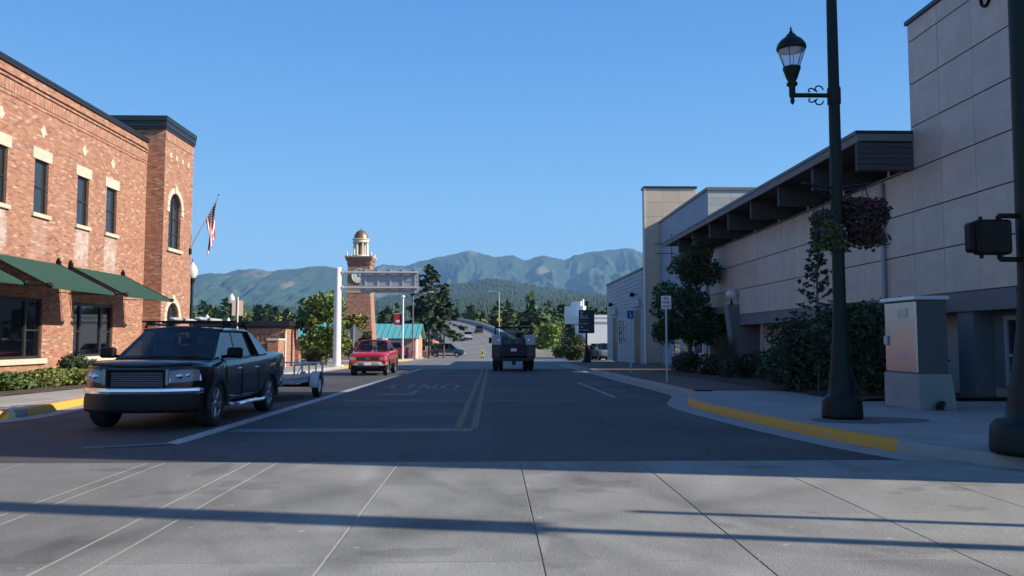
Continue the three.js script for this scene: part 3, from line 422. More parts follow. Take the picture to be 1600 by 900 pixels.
  [[26.75, 30.5], [22.2, 26.0], [17.2, 21.0]].forEach(([a, b], k) => {
    const A = thing('awning', names[k], 'awning', -14, v(0) + Y0, a, Math.PI / 2, 'shop window awnings'), L = b - a, top = 3.78, low = 2.84, out = 1.88;
    const sag = (s, t) => -.05 * Math.sin(Math.PI * t) * Math.sin(Math.PI * s);
    const up = gridG(16, 10, (s, t) => [s * L, lerp(low, top, t) + sag(s, t), lerp(out, .04, t)]), dn = gridG(16, 10, (s, t) => [(1 - s) * L, lerp(low, top, t) + sag(s, t) - .012, lerp(out, .04, t)]);
    mesh('canopy', [up, dn], cloth, A, false);
    mesh('valance', [bx(0, L, low - .07, low + .004, out - .006, out + .006)], cloth, A);
    for (const s of [0, L]) {
      mesh('frame_rod', [rod([s, low - .02, out], [s, top, .02], .022), rod([s + (s ? .09 : -.09), low, out], [s + (s ? .09 : -.09), top, .02], .016)], Mat.blackPaint, A);
      mesh('bracket', [bx(s - .08, s + .08, top - .08, top + .12, 0, .09), rod([s, low, out], [s, low + .02, 0], .014), cyl(s, top + .1, top + .2, .05, .035), lathe([[0, -.08], [.07, -.05], [.08, 0], [.05, .06], [0, .08]], s, low, out, 10), lathe([[0, -.06], [.06, -.03], [.06, .02], [0, .06]], s + (s ? .12 : -.12), low + .02, out, 10)], Mat.blackPaint, A);
    }
  });
}
// low brick pavilion with raised letters
{
  const K = thing('brick_pavilion', 'low red brick building with black flat cap and raised letters beside the sidewalk', 'building', -12.3, roadY(48) + .14, 48);
  mesh('wall', [bx(-5.2, 0, 0, 2.3, -3.1, 0)], Mat.brick, K);
  mesh('roof_cap', [bx(-5.35, .14, 2.3, 2.42, -3.2, .12), bx(-5.5, .28, 2.42, 2.72, -3.3, .25)], Mat.blackCap, K);
  mesh('soldier_course', bx(-5.19, .012, 2.0, 2.24, -3.09, .014), Mat.soldier, K);
  const met = M(.16, .10, .075, .6); let x = -2.2;
  for (const ch of ['C', 'O', 'I', 'G', 'O', 'O']) { const g = textG(ch, .36, .03); g.translate(x, 1.72, 0); mesh('letter', g, met, K); x += ch === 'I' ? .34 : .42; }
  const P = mesh('pier', [bx(-.62, -.02, 0, 1.55, .02, 1.5)], Mat.brick, K); mesh('pier_cap', rbx(-.68, .04, 1.55, 1.67, -.0, 1.56, .02, 1), Mat.stone, P);
  mesh('downspout', [rod([.04, 0, .06], [.04, 2.1, .06], .035)], Mat.whitePost, K);
  const Q = mesh('pier', [bx(.02, .24, 0, 1.55, -3.0, -2.4)], Mat.brick, K); mesh('pier_cap', rbx(-.0, .28, 1.55, 1.64, -3.05, -2.35, .02, 1), Mat.stone, Q);
}
// long shop with a teal metal roof, behind the pavilion
function gableHouse(name, label, x0, x1, d0, d1, y0, eave, ridge, roofMat, wallMat, over = .4) {
  const H = thing(name, label, 'building', x0, y0, d0), W = x1 - x0, Dp = d1 - d0, m = Dp / 2;
  mesh('wall', [bx(0, W, 0, eave, -Dp, 0)], wallMat, H);
  for (const s of [0, W]) { const t = s ? -.2 : .2, g = new THREE.ExtrudeGeometry(shapeOf([[0, eave + .002], [Dp, eave + .002], [m, ridge - .06]]), { depth: .2, bevelEnabled: false }); g.rotateY(Math.PI / 2); g.translate(s ? s - .2 : 0, 0, 0); mesh('gable', g, wallMat, H); }
  const slope = (ridge - eave) / m;
  for (const s of [0, 1]) {
    const A = s ? [-over, eave - over * slope, over] : [W + over, eave - over * slope, -Dp - over], z0 = s ? over : -Dp - over, P = s ? [[-over, eave - over * slope, over], [W + over, eave - over * slope, over], [W + over, ridge, -m], [-over, ridge, -m]] : [[W + over, eave - over * slope, -Dp - over], [-over, eave - over * slope, -Dp - over], [-over, ridge, -m], [W + over, ridge, -m]];
    const r = mesh('roof', plate(P, .1), roofMat, H); const ribs = []; for (let q = -over + .3; q < W + over; q += .6) { ribs.push(bar([q, eave - over * slope + .02, z0], [q, ridge + .02, -m], .04, .05)); } mesh('standing_seam', ribs, roofMat, r);
  }
  return H;
}
Mat.teal = M(.10, .36, .36, .45); Mat.stucco = M(1, 1, 1, .9, { map: tex(256, 256, specks(.15, 66, [.42, .24, .17]), [3, 3]) }); Mat.brownWall = M(1, 1, 1, .9, { map: tex(256, 256, specks(.2, 67, [.20, .13, .10]), [3, 3]) });
{
  const H = gableHouse('shop_building', 'long low shop with teal metal roof behind the brick pavilion', -24, -13.9, 88, 98, -.85, 2.65, 4.15, Mat.teal, Mat.brownWall);
  for (let i = 0; i < 4; i++) sashWindow(H, 1 + i * 2.3, 2.4 + i * 2.3, .9, 2.1, .03, { mat: Mat.white });
  const G = gableHouse('shop_building', 'orange walled shop with teal metal roof beside the tall conifer', -12.6, -8.0, 84, 92, -.6, 2.25, 3.7, Mat.teal, Mat.stucco);
  for (let i = 0; i < 2; i++) sashWindow(G, .6 + i * 1.6, 1.7 + i * 1.6, .8, 1.9, .03, { mat: Mat.white });
  const e = mesh('end_panel', bx(4.6, 4.66, 0, 2.2, -.9, -2.1), Mat.white, G);
  mesh('red_fascia', bx(0, 4.5, .35, .8, .02, .06), M(.35, .03, .03, .6), G);
  const C = gableHouse('cottage', 'small brown cottage with white framed windows behind the conifer trunk', -9.75, -8.3, 102.5, 107, -1.0, 2.7, 3.6, M(.12, .09, .08, .8), Mat.brownWall, .3);
  for (let i = 0; i < 2; i++) sashWindow(C, .12 + i * .65, .65 + i * .65, .9, 2.4, .03, { mat: Mat.white });
}
// clock tower
{
  const T = thing('clock_tower', 'tapering red brick clock tower with columned lantern and copper dome', 'tower', -12.35, roadY(75), 75.2);
  const y = (w) => w - roadY(75);
  const stage = (w0, w1, h0, h1) => { const g = gridG(1, 1, () => [0, 0, 0]); const a = w0 / 2, b = w1 / 2, F = []; const c = [[-1, 1], [1, 1], [1, -1], [-1, -1]]; for (let i = 0; i < 4; i++) { const p = c[i], q = c[(i + 1) % 4]; F.push(quadG([p[0] * a, h0, p[1] * a], [q[0] * a, h0, q[1] * a], [q[0] * b, h1, q[1] * b], [p[0] * b, h1, p[1] * b])); } F.push(quadG([-b, h1, b], [b, h1, b], [b, h1, -b], [-b, h1, -b])); return mergeGeometries(F.map(prep)); };
  mesh('shaft', [stage(2.95, 2.16, 0, y(5.7))], Mat.brick, T);
  mesh('stone_band', [stage(2.24, 2.24, y(5.7), y(5.86))], Mat.stone, T);
  mesh('clock_stage', [stage(2.12, 2.06, y(5.86), y(8.25))], Mat.brick, T);
  mesh('cornice', [stage(2.06, 2.3, y(8.25), y(8.4)), stage(2.14, 2.2, y(8.4), y(8.62)), stage(2.2, 2.5, y(8.62), y(8.78)), stage(2.42, 2.5, y(8.78), y(8.98))], Mat.brick, T);
  mesh('cornice_cap', [stage(2.6, 2.66, y(8.98), y(9.1))], Mat.stone, T);
  for (const r of [0, 1]) { const dial = new THREE.CylinderGeometry(.62, .62, .06, 32); dial.rotateX(Math.PI / 2); dial.translate(0, y(7.25), 1.06); if (r) dial.rotateY(Math.PI / 2); const D = mesh('clock_face', dial, M(.72, .71, .66, .5), T);
    const rim = new THREE.TorusGeometry(.64, .06, 8, 32); rim.translate(0, y(7.25), 1.08); const h1 = bx(-.03, .03, y(7.25), y(7.72), 1.1, 1.115), h2 = bx(-.03, .3, y(7.21), y(7.27), 1.1, 1.115), tk = []; for (let i = 0; i < 12; i++) { const a = i * Math.PI / 6, q = bx(-.018, .018, .46, .57, 1.095, 1.105); q.rotateZ(a); q.translate(0, y(7.25), 0); tk.push(q); }
    const gs = [h1, h2, ...tk]; if (r) { rim.rotateY(Math.PI / 2); gs.forEach((g) => g.rotateY(Math.PI / 2)); } mesh('rim', rim, Mat.stone, D); mesh('hands', gs, Mat.blackPaint, D); }
  const cream = M(.60, .55, .43, .7);
  mesh('lantern_base', [cyl(0, y(9.1), y(9.24), 0, .86, .82, 16)], cream, T);
  for (let i = 0; i < 8; i++) { const a = (i + .5) * Math.PI / 4; mesh('column', lathe([[.11, 0], [.11, .08], [.085, .1], [.075, 1.08], [.1, 1.12], [.12, 1.2]], .64 * Math.cos(a), y(9.24), .64 * Math.sin(a), 10), cream, T); }
  mesh('lantern_core', [cyl(0, y(9.24), y(10.44), 0, .3, .3, 8)], M(.2, .13, .1, .8), T);
  mesh('lantern_cornice', [lathe([[0, 0], [.78, 0], [.8, .08], [.72, .12], [.72, .24], [.84, .3], [.84, .36], [0, .36]], 0, y(10.44), 0, 16)], cream, T);
  const dome = []; for (let i = 0; i <= 10; i++) { const a = i / 10 * Math.PI / 2; dome.push([.68 * Math.cos(a), .86 * Math.sin(a)]); } mesh('dome', lathe(dome, 0, y(10.8), 0, 20), M(.30, .17, .11, .38, { metalness: .6 }), T);
  mesh('finial', [cyl(0, y(11.64), y(12.0), 0, .03, .01, 6), lathe([[0, -.06], [.06, 0], [0, .06]], 0, y(11.72), 0, 8)], Mat.bronze, T);
  for (const [a, b] of [[-1, 1], [1, 1], [1, -1], [-1, -1]]) mesh('corner_urn', lathe([[0, 0], [.1, 0], [.05, .1], [.1, .22], [.06, .34], [0, .4]], a * 1.12, y(9.1), b * 1.12, 8), cream, T);
}
console.log('left done');
// ================================================================ right side of the street
Mat.panel = [[.49, .405, .345], [.465, .395, .345], [.51, .415, .345], [.475, .38, .32]].map((c, i) => M(1, 1, 1, .5, { map: tex(256, 256, specks(.15, 100 + i, c), [2.2, 2.2]) }));
Mat.beige = [[.55, .45, .33], [.52, .435, .32], [.57, .465, .34]].map((c, i) => M(1, 1, 1, .55, { map: tex(256, 256, specks(.07, 110 + i, c), [2.2, 2.2]) }));
Mat.slate = M(1, 1, 1, .6, { map: tex(256, 256, specks(.12, 121, [.13, .135, .145]), [2, 2]) });
Mat.darkWall = M(1, 1, 1, .7, { map: tex(256, 256, specks(.15, 122, [.19, .185, .18]), [2, 2]) });
Mat.timber = M(1, 1, 1, .75, { map: tex(512, 256, (u, v) => { const n = fbm(u * 8, v * 40, 12, 4, 8, 40); return [.06, .058, .06].map((c) => c * (.55 + .9 * n)); }, [2, .6]) });
Mat.fascia = M(1, 1, 1, .7, { map: tex(256, 256, specks(.15, 124, [.15, .145, .14]), [2, 2]) });
Mat.greyMetal = M(.30, .32, .34, .55);
{
  const D1 = 42, Y0 = -.2, B = thing('panel_building', 'pale panelled building with tall block and long timber beamed roof overhang', 'building', 10.5, Y0, D1, -Math.PI / 2);
  const u = (d) => D1 - d, v = (y) => y - Y0, r = rng(77), S = 19.55, W = 1.312, rows = [2.42, 3.48, 4.54, 5.60, 6.66, 7.74, 8.83, 9.30];
  const END = u(6.4), ST = u(S);
  mesh('wall', [bx(ST, END, v(2.42), v(9.3), -12, -.035), bx(u(38.6), ST - .001, v(2.42), v(5.6), -12, -.035)], M(.035, .036, .04, .9), B);
  const put = (d0, d1, y0, y1) => mesh('panel', chbx(u(d1) + .006, u(d0) - .006, v(y0) + .013, v(y1) - .013, -.034, (r() - .5) * .004, .004), Mat.panel[Math.floor(r() * 4)], B);
  for (let k = 0; ; k++) { const d1 = S - k * W, d0 = Math.max(6.4, d1 - W); if (d1 < 6.5) break; for (let j = 0; j < 7; j++) put(d0, d1, rows[j], rows[j + 1]); }
  for (let k = 0; k < 15; k++) { const d0 = S + k * W, d1 = Math.min(38.6, d0 + W); if (d0 > 38.55) break; for (let j = 0; j < 3; j++) put(d0, d1, rows[j], rows[j + 1]); }
  for (let k = 0; k < 9; k++) for (let j = 0; j < 3; j++) { const g = chbx(-k * W - W + .007, -k * W - .007, v(rows[j + 4]) + .007, v(rows[j + 5]) - .007, -.034, .002, .004); g.rotateY(-Math.PI / 2); g.translate(ST - .003, 0, -.01); g.scale(1, 1, 1); mesh('panel', g, Mat.panel[Math.floor(r() * 4)], B); }
  mesh('coping', [bx(ST - .06, END + .06, v(9.3), v(9.40), -12.06, .05)], Mat.blackCap, B);
  { const ring = new THREE.TorusGeometry(.15, .022, 8, 32); ring.scale(1, 1.25, 1.6); ring.translate(u(16.33), v(8.62), .03); mesh('letter', ring, Mat.blackPaint, B); }
  // lower storey set back under a metal band
  mesh('metal_band', [bx(u(37.3), END, v(1.98), v(2.412), -.9, .012)], Mat.slate, B);
  mesh('recessed_wall', [bx(u(38.6), END, 0, v(1.978), -12, -.85)], Mat.panel[1], B);
  mesh('plinth', [bx(u(17.9), END, 0, v(.34), -.848, -.5)], Mat.concrete, B);
  mesh('end_pier', bx(u(17.9), u(17.3), v(0), v(1.976), -.848, -.05), Mat.slate, B);
  sashWindow(B, u(16.85), u(14.9), v(.36), v(1.86), -.46, { cols: 2, rows: [v(.36), v(1.02), v(1.86)], fw: .09, mat: Mat.greyMetal });
  mesh('window_wall', [bx(u(17.28), u(16.87), v(.345), v(1.975), -.848, -.47), bx(u(14.88), u(9), v(.345), v(1.975), -.848, -.47), bx(u(16.866), u(14.882), v(1.865), v(1.975), -.848, -.47)], Mat.slate, B);
  for (const d of [21.4, 24.6, 27.8, 31.2, 38.2]) mesh('post', rod([u(d), 0, -.1], [u(d), v(1.98), -.1], .045), Mat.greyMetal, B);
  mesh('downspout', [rod([u(38.7), v(0), .06], [u(38.7), v(5.55), .06], .055), rod([u(38.45), v(1.9), .06], [u(38.45), v(5.5), .06], .04)], Mat.greyMetal, B);
  for (const d of [21.0]) mesh('downspout', [rod([u(d), v(0), .07], [u(d), v(5.55), .07], .06)], Mat.greyMetal, B);
  // leaning entrance piers
  for (const d of [37.0, 33.9]) { const g = new THREE.ExtrudeGeometry(shapeOf([[-.9, 0], [.12, 0], [.45, v(2.85)], [-.9, v(2.85)]]), { depth: .34, bevelEnabled: false }); g.rotateY(-Math.PI / 2); g.translate(u(d) + .17, 0, 0); const p = mesh('leaning_pier', g, Mat.slate, B); const e = bar([u(d), .002, .135], [u(d), v(2.85), .465], .3, .02); mesh('metal_edge', e, Mat.greyMetal, p); }
  mesh('entrance_canopy', bx(u(36.8), u(34.08), v(2.5), v(2.78), -.8, .38), Mat.slate, B);
  mesh('entrance_door', [bx(u(36.7), u(34.2), 0, v(2.4), -.84, -.8)], Mat.glassDark, B);
  // roof overhang with beams
  const R0 = u(42.25), R1 = u(19.42);
  mesh('roof', [bx(R0, R1, v(6.47), v(6.56), -7, 1.45)], Mat.blackCap, B);
  mesh('fascia_board', [bx(R0 + .02, R1 - .02, v(6.27), v(6.468), 1.36, 1.42)], Mat.fascia, B);
  mesh('roof_deck', [bx(R0 + .02, R1 - .3, v(6.33), v(6.468), -6.9, 1.355)], Mat.timber, B);
  for (const d of [22.55, 25.3, 28.05, 30.8, 33.5, 36.4, 39.1]) mesh('beam', bx(u(d) - .07, u(d) + .07, v(5.64), v(6.328), -1.6, 1.3), Mat.timber, B);
  mesh('end_beam', [bx(R1 - .28, R1 - .07, v(5.58), v(6.27), .006, 1.355)], Mat.timber, B);
  for (let k = 0; k < 5; k++) { const a = v(5.57) + k * .139; mesh('board', [bx(R1 - .07, R1 - .02 + .008 * (k % 2), a + .006, a + .133, .004, 1.40)], Mat.timber, B); }
  mesh('corner_board', bx(R1 - .068, R1 - .008, v(5.565), v(6.268), 1.402, 1.435), Mat.timber, B);
  mesh('end_fascia', bx(R1 - .018, R1 + .02, v(6.29), v(6.466), .004, 1.42), Mat.fascia, B);
  mesh('clerestory_wall', [bx(u(41), ST - .002, v(5.602), v(6.328), -3, -1.7)], Mat.panel[0], B);
  mesh('wall_cap', [bx(u(38.6), ST - .004, v(5.603), v(5.66), -.2, .02)], Mat.fascia, B);
  for (let d = 20.9; d < 38; d += 2.74) mesh('roof_strut', rod([u(d), v(5.66), -.1], [u(d), v(6.33), -.1], .03), Mat.white, B);
}
{   // beige panelled stair tower, face towards the viewer
  const T = thing('stair_tower', 'tall beige panelled tower with dark flat cap rising above the overhang roof', 'building', 10.42, -.4, 54), r = rng(8), y = (w) => w + .4;
  mesh('wall', bx(.03, 3.55, 0, y(11.7), -.9, -.03), M(.30, .27, .22, .8), T);
  for (let i = 0; i < 3; i++) for (let j = 0; j < 12; j++) { const a = i * 1.185 + .008, b = (i + 1) * 1.185 - .008, p = y(-.2) + j * .995; mesh('panel', chbx(a, b, p + .008, Math.min(y(11.7), p + .987), -.029, (r() - .5) * .004, .004), Mat.beige[Math.floor(r() * 3)], T); }
  for (let j = 0; j < 12; j++) { const p = y(-.2) + j * .995, g = chbx(.008, .87, p + .008, Math.min(y(11.7), p + .987), -.029, 0, .004); g.rotateY(-Math.PI / 2); g.translate(.0, 0, -.9); mesh('panel', g, Mat.beige[Math.floor(r() * 3)], T); }
  mesh('corner_trim', bx(-.05, .006, 0, y(11.7), -.03, .05), M(.55, .56, .58, .5), T);
  mesh('cap', bx(-.08, 3.6, y(11.7), y(11.85), -.95, .07), Mat.blackCap, T);
}
{   // grey-blue upper block between the overhang and the stair tower
  const G = thing('grey_block', 'blue grey metal block with pale tiled end wall above the overhang roof', 'building', 11.4, -.35, 41.7), y = (w) => w + .35, r = rng(18);
  mesh('wall', bx(0, 14, 0, y(9.25), -12.25, -.03), M(1, 1, 1, .6, { map: tex(256, 256, specks(.08, 131, [.24, .27, .33]), [3, 3]) }), G);
  const pale = [.40, .44, .46].map((k, i) => M(1, 1, 1, .5, { map: tex(128, 128, specks(.05, 140 + i, [k, k * 1.03, k * .93]), [1, 1]) }));
  for (let i = 0; i < 11; i++) for (let j = 0; j < 9; j++) mesh('tile', chbx(i * 1.27 + .006, (i + 1) * 1.27 - .006, y(5.7) + j * .395 + .005, y(5.7) + (j + 1) * .395 - .005, -.029, (r() - .5) * .003, .003), pale[Math.floor(r() * 3)], G);
  mesh('coping', bx(-.06, 14.05, y(9.25), y(9.42), -12.3, .06), Mat.slate, G);
  mesh('sign_bracket', [rod([-.02, y(7.3), -7.5], [-1.3, y(7.3), -7.5], .025), rod([-.02, y(6.7), -7.5], [-1.3, y(6.7), -7.5], .02), rod([-.25, y(6.2), -7.5], [-.25, y(7.9), -7.5], .025)], Mat.blackPaint, G);
  for (let k = 0; k < 3; k++) { const W = mesh('window', [bx(-.07, -.002, .25, 3.0, -1.2 - k * 2.6, -1.28 - k * 2.6), bx(-.07, -.002, .25, 3.0, -3.1 - k * 2.6, -3.18 - k * 2.6), bx(-.068, -.002, .25, .33, -1.28 - k * 2.6, -3.1 - k * 2.6), bx(-.068, -.002, 2.92, 3.0, -1.28 - k * 2.6, -3.1 - k * 2.6), bx(-.066, -.002, 1.6, 1.66, -1.28 - k * 2.6, -3.1 - k * 2.6), bx(-.066, -.002, .9, .96, -1.28 - k * 2.6, -3.1 - k * 2.6), bx(-.066, -.002, 2.26, 2.32, -1.28 - k * 2.6, -3.1 - k * 2.6)], Mat.white, G); mesh('pane', bx(-.03, -.004, .33, 2.92, -1.28 - k * 2.6, -3.1 - k * 2.6), Mat.glassDark, W); }
}
{   // pale block building further on
  const D1 = 72.2, Y0 = -.45, B = thing('block_building', 'pale grey course built building with dark doors beyond the stair tower', 'building', 10.4, Y0, D1, -Math.PI / 2), u = (d) => D1 - d, v = (y) => y - Y0, r = rng(28);
  const pale = [.34, .36, .38].map((k, i) => M(1, 1, 1, .75, { map: tex(128, 128, specks(.1, 150 + i, [k * .96, k, k * 1.06]), [1, 1]) }));
  mesh('wall', bx(0, u(54.95), 0, v(6.2), -9, -.03), M(.12, .125, .135, .9), B);
  for (let j = 0; j < 22; j++) { let a = 0; while (a < u(54.96)) { const L = Math.min(u(54.96) - a, 2.4 + (j % 2 && a === 0 ? 1.2 : 0)); mesh('block', chbx(a + .01, a + L - .01, j * .302 + .012, (j + 1) * .302 - .004, -.029, (r() - .5) * .012, .012), pale[Math.floor(r() * 3)], B); a += L; } }
  for (let j = 0; j < 22; j++) for (let k = 0; k < 4; k++) { const g = chbx(-(k + 1) * 2.2 + .01, -k * 2.2 - .01, j * .302 + .012, (j + 1) * .302 - .004, -.029, 0, .012); g.rotateY(-Math.PI / 2); g.translate(-.001, 0, -.03); mesh('block', g, pale[Math.floor(r() * 3)], B); }
  mesh('coping', bx(-.05, u(54.95), v(6.2), v(6.36), -9.05, .06), Mat.blackCap, B);
  for (const [d0, d1, h] of [[66.3, 68.6, 3.35], [55.7, 58.2, 3.6]]) {
    const f = mesh('door', [bx(u(d1), u(d1) + .12, 0, v(h), -.02, .05), bx(u(d0) - .12, u(d0), 0, v(h), -.02, .05), bx(u(d1) + .12, u(d0) - .12, v(h) - .12, v(h), -.02, .05)], Mat.greyMetal, B); mesh('door_leaf', bx(u(d1) + .12, u(d0) - .12, 0, v(h) - .12, -.01, .025), Mat.blackCap, f);
    const hood = mesh('door_hood', [bx(u(d1) - .2, u(d0) + .2, v(h) + .1, v(h) + .62, 0, .22)], pale[1], B);
    const l = mesh('wall_lamp', [rod([u((d0 + d1) / 2), v(h) + .95, .0], [u((d0 + d1) / 2), v(h) + 1.05, .35], .03), lathe([[0, .2], [.12, .16], [.2, -.08], [.2, -.12], [0, -.12]], u((d0 + d1) / 2), v(h) + .95, .4, 10)], Mat.blackPaint, B);
  }
  sashWindow(B, u(65.3), u(64.2), v(1.1), v(2.9), .01, { fw: .1, mat: M(.10, .05, .045, .7) });
  sashWindow(B, u(63.2), u(62.1), v(1.1), v(2.9), .01, { fw: .1, mat: Mat.greyMetal });
}
{   // white building and sign beyond the side street
  const Wb = thing('white_building', 'plain white building with grey band under its roof behind the green guide sign', 'building', 10.6, -.9, 90); const pl = M(1, 1, 1, .8, { map: tex(256, 256, specks(.05, 160, [.76, .77, .76]), [4, 4]) });
  mesh('wall', bx(0, 13, 0, 4.75, -12, 0), pl, Wb); mesh('band', bx(-.02, 13.02, 4.05, 4.3, -12.02, .03), Mat.greyMetal, Wb); mesh('coping', bx(-.05, 13.05, 4.75, 5.06, -12.05, .06), pl, Wb);
  const S = thing('pole_sign', 'large blank white sign cabinet on a pole above the shrubs', 'sign', 10.4, -.95, 100); const sp = M(.72, .73, .74, .5);
  const cab = bx(-1.35, 1.35, 4.3, 6.5, -.35, .35); cab.rotateY(-.62); mesh('cabinet', cab, sp, S); mesh('pole', [cyl(1.0, 0, 4.3, 0, .16, .14, 12), cyl(1.0, 6.5, 7.4, 0, .12, .12, 12)], sp, S); const top = bx(-.5, .9, 6.52, 7.1, -.15, .15); top.rotateY(-.62); mesh('top_panel', top, sp, S);
}
console.log('right done');
// ================================================================ vehicles (own axes: x across, y up, front at +z, origin on the road mid-wheelbase)
const paint = (r, g, b) => M(r, g, b, .3, { clearcoat: 1, clearcoatRoughness: .03, specularIntensity: .3 });
function loftBody(st, crease = .55) {
  const ring = ([z, yb, yt, w, wt, cr = 0]) => { const h = yt - yb, half = [[0, yb], [w * .78, yb], [w * .94, yb + .05], [w * .985, yb + .16 * h + .02], [w, yb + .42 * h], [w * .995, yb + .66 * h], [lerp(w, wt, .25), yt - .13 * h], [lerp(w, wt, .75), yt - .035], [wt * .96, yt - .004], [wt * .62, yt + cr * .7], [0, yt + cr]]; return [...half.map((p) => [p[0], p[1], z]), ...half.slice(1, -1).reverse().map((p) => [-p[0], p[1], z])]; };
  const R = st.map(ring), n = R[0].length, P = R.flat(2), I = [];
  for (let j = 0; j < R.length - 1; j++) for (let i = 0; i < n; i++) { const a = j * n + i, b = j * n + (i + 1) % n, c = a + n, e = b + n; I.push(a, b, e, a, e, c); }
  for (let i = 1; i < n - 1; i++) { I.push(0, i + 1, i); const o = (R.length - 1) * n; I.push(o, o + i, o + i + 1); }
  // orientation: make sure that faces look outwards
  const g = new THREE.BufferGeometry(); g.setAttribute('position', new THREE.Float32BufferAttribute(P, 3)); g.setIndex(I); let vol = 0; for (let i = 0; i < I.length; i += 3) { const a = V(...P.slice(I[i] * 3, I[i] * 3 + 3)), b = V(...P.slice(I[i + 1] * 3, I[i + 1] * 3 + 3)), c = V(...P.slice(I[i + 2] * 3, I[i + 2] * 3 + 3)); vol += a.dot(b.cross(c)); }
  if (vol < 0) { for (let i = 0; i < I.length; i += 3) { const t = I[i]; I[i] = I[i + 1]; I[i + 1] = t; } g.setIndex(I); }
  g.computeVertexNormals(); g.setAttribute('uv', new THREE.BufferAttribute(new Float32Array(P.length / 3 * 2), 2)); return g;
}
const csg = new Evaluator(); csg.attributes = ['position', 'normal', 'uv'];
function carve(g, cuts) { let b = new Brush(g); b.updateMatrixWorld(); for (const c of cuts) { const k = new Brush(c.index ? c : mergeVertices(c)); k.updateMatrixWorld(); b = csg.evaluate(b, k, SUBTRACTION); } return b.geometry; }
const wheelCut = (s, z, y, r) => { const c = new THREE.CylinderGeometry(r, r, .5, 28); c.rotateZ(Math.PI / 2); c.translate(s * .95, y, z); return c; };
function wheel(parent, x, z, r, w, s, spokes = 5, rimR = .64, rimMat = Mat.rim) {
  const pr = [[r * rimR, -w * .42], [r * .84, -w * .5], [r * .96, -w * .47], [r, -w * .34], [r, w * .34], [r * .96, w * .47], [r * .84, w * .5], [r * rimR, w * .42]], t = new THREE.LatheGeometry(pr.map((p) => new THREE.Vector2(...p)), 36); t.rotateZ(-Math.PI / 2); t.translate(x, r, z);
  const W = mesh('wheel', t, Mat.rubber, parent), R = r * rimR + .005, disc = new THREE.Shape(); disc.absarc(0, 0, R, 0, Math.PI * 2);
  for (let k = 0; k < spokes; k++) { const a = k / spokes * Math.PI * 2 + .3, half = Math.PI / spokes * .62, h = new THREE.Path(); h.absarc(0, 0, R * .86, a - half, a + half, false); h.absarc(0, 0, R * .34, a + half * .55, a - half * .55, true); disc.holes.push(h); }
  const g = new THREE.ExtrudeGeometry(disc, { depth: .03, bevelEnabled: true, bevelSize: .006, bevelThickness: .008, bevelSegments: 1, curveSegments: 6 }), lip = new THREE.TorusGeometry(R, .016, 6, 32), hub = new THREE.CylinderGeometry(R * .16, R * .2, .05, 12); hub.rotateX(Math.PI / 2); hub.translate(0, 0, .03);
  for (const q of [g, lip, hub]) { q.rotateY(s > 0 ? Math.PI / 2 : -Math.PI / 2); q.translate(x + s * (w * .5 - .055), r, z); }
  mesh('rim', [g, lip, hub], rimMat, W);
  const dk = new THREE.CylinderGeometry(R, R, w * .5, 24); dk.rotateZ(Math.PI / 2); dk.translate(x - s * .02, r, z); mesh('brake_drum', dk, Mat.plastic, W); return W;
}
function curvedPane(P, bulge) {        // P: lower left, lower right, upper right, upper left; bulge pushes the middle out
  const p = P.map((q) => V(...q)), n = p[1].clone().sub(p[0]).cross(p[3].clone().sub(p[0])).normalize();
  return gridG(10, 5, (u, v) => { const a = p[0].clone().lerp(p[1], u), b = p[3].clone().lerp(p[2], u), q = a.lerp(b, v).addScaledVector(n, bulge * (1 - (2 * u - 1) ** 2)); return [q.x, q.y, q.z]; });
}
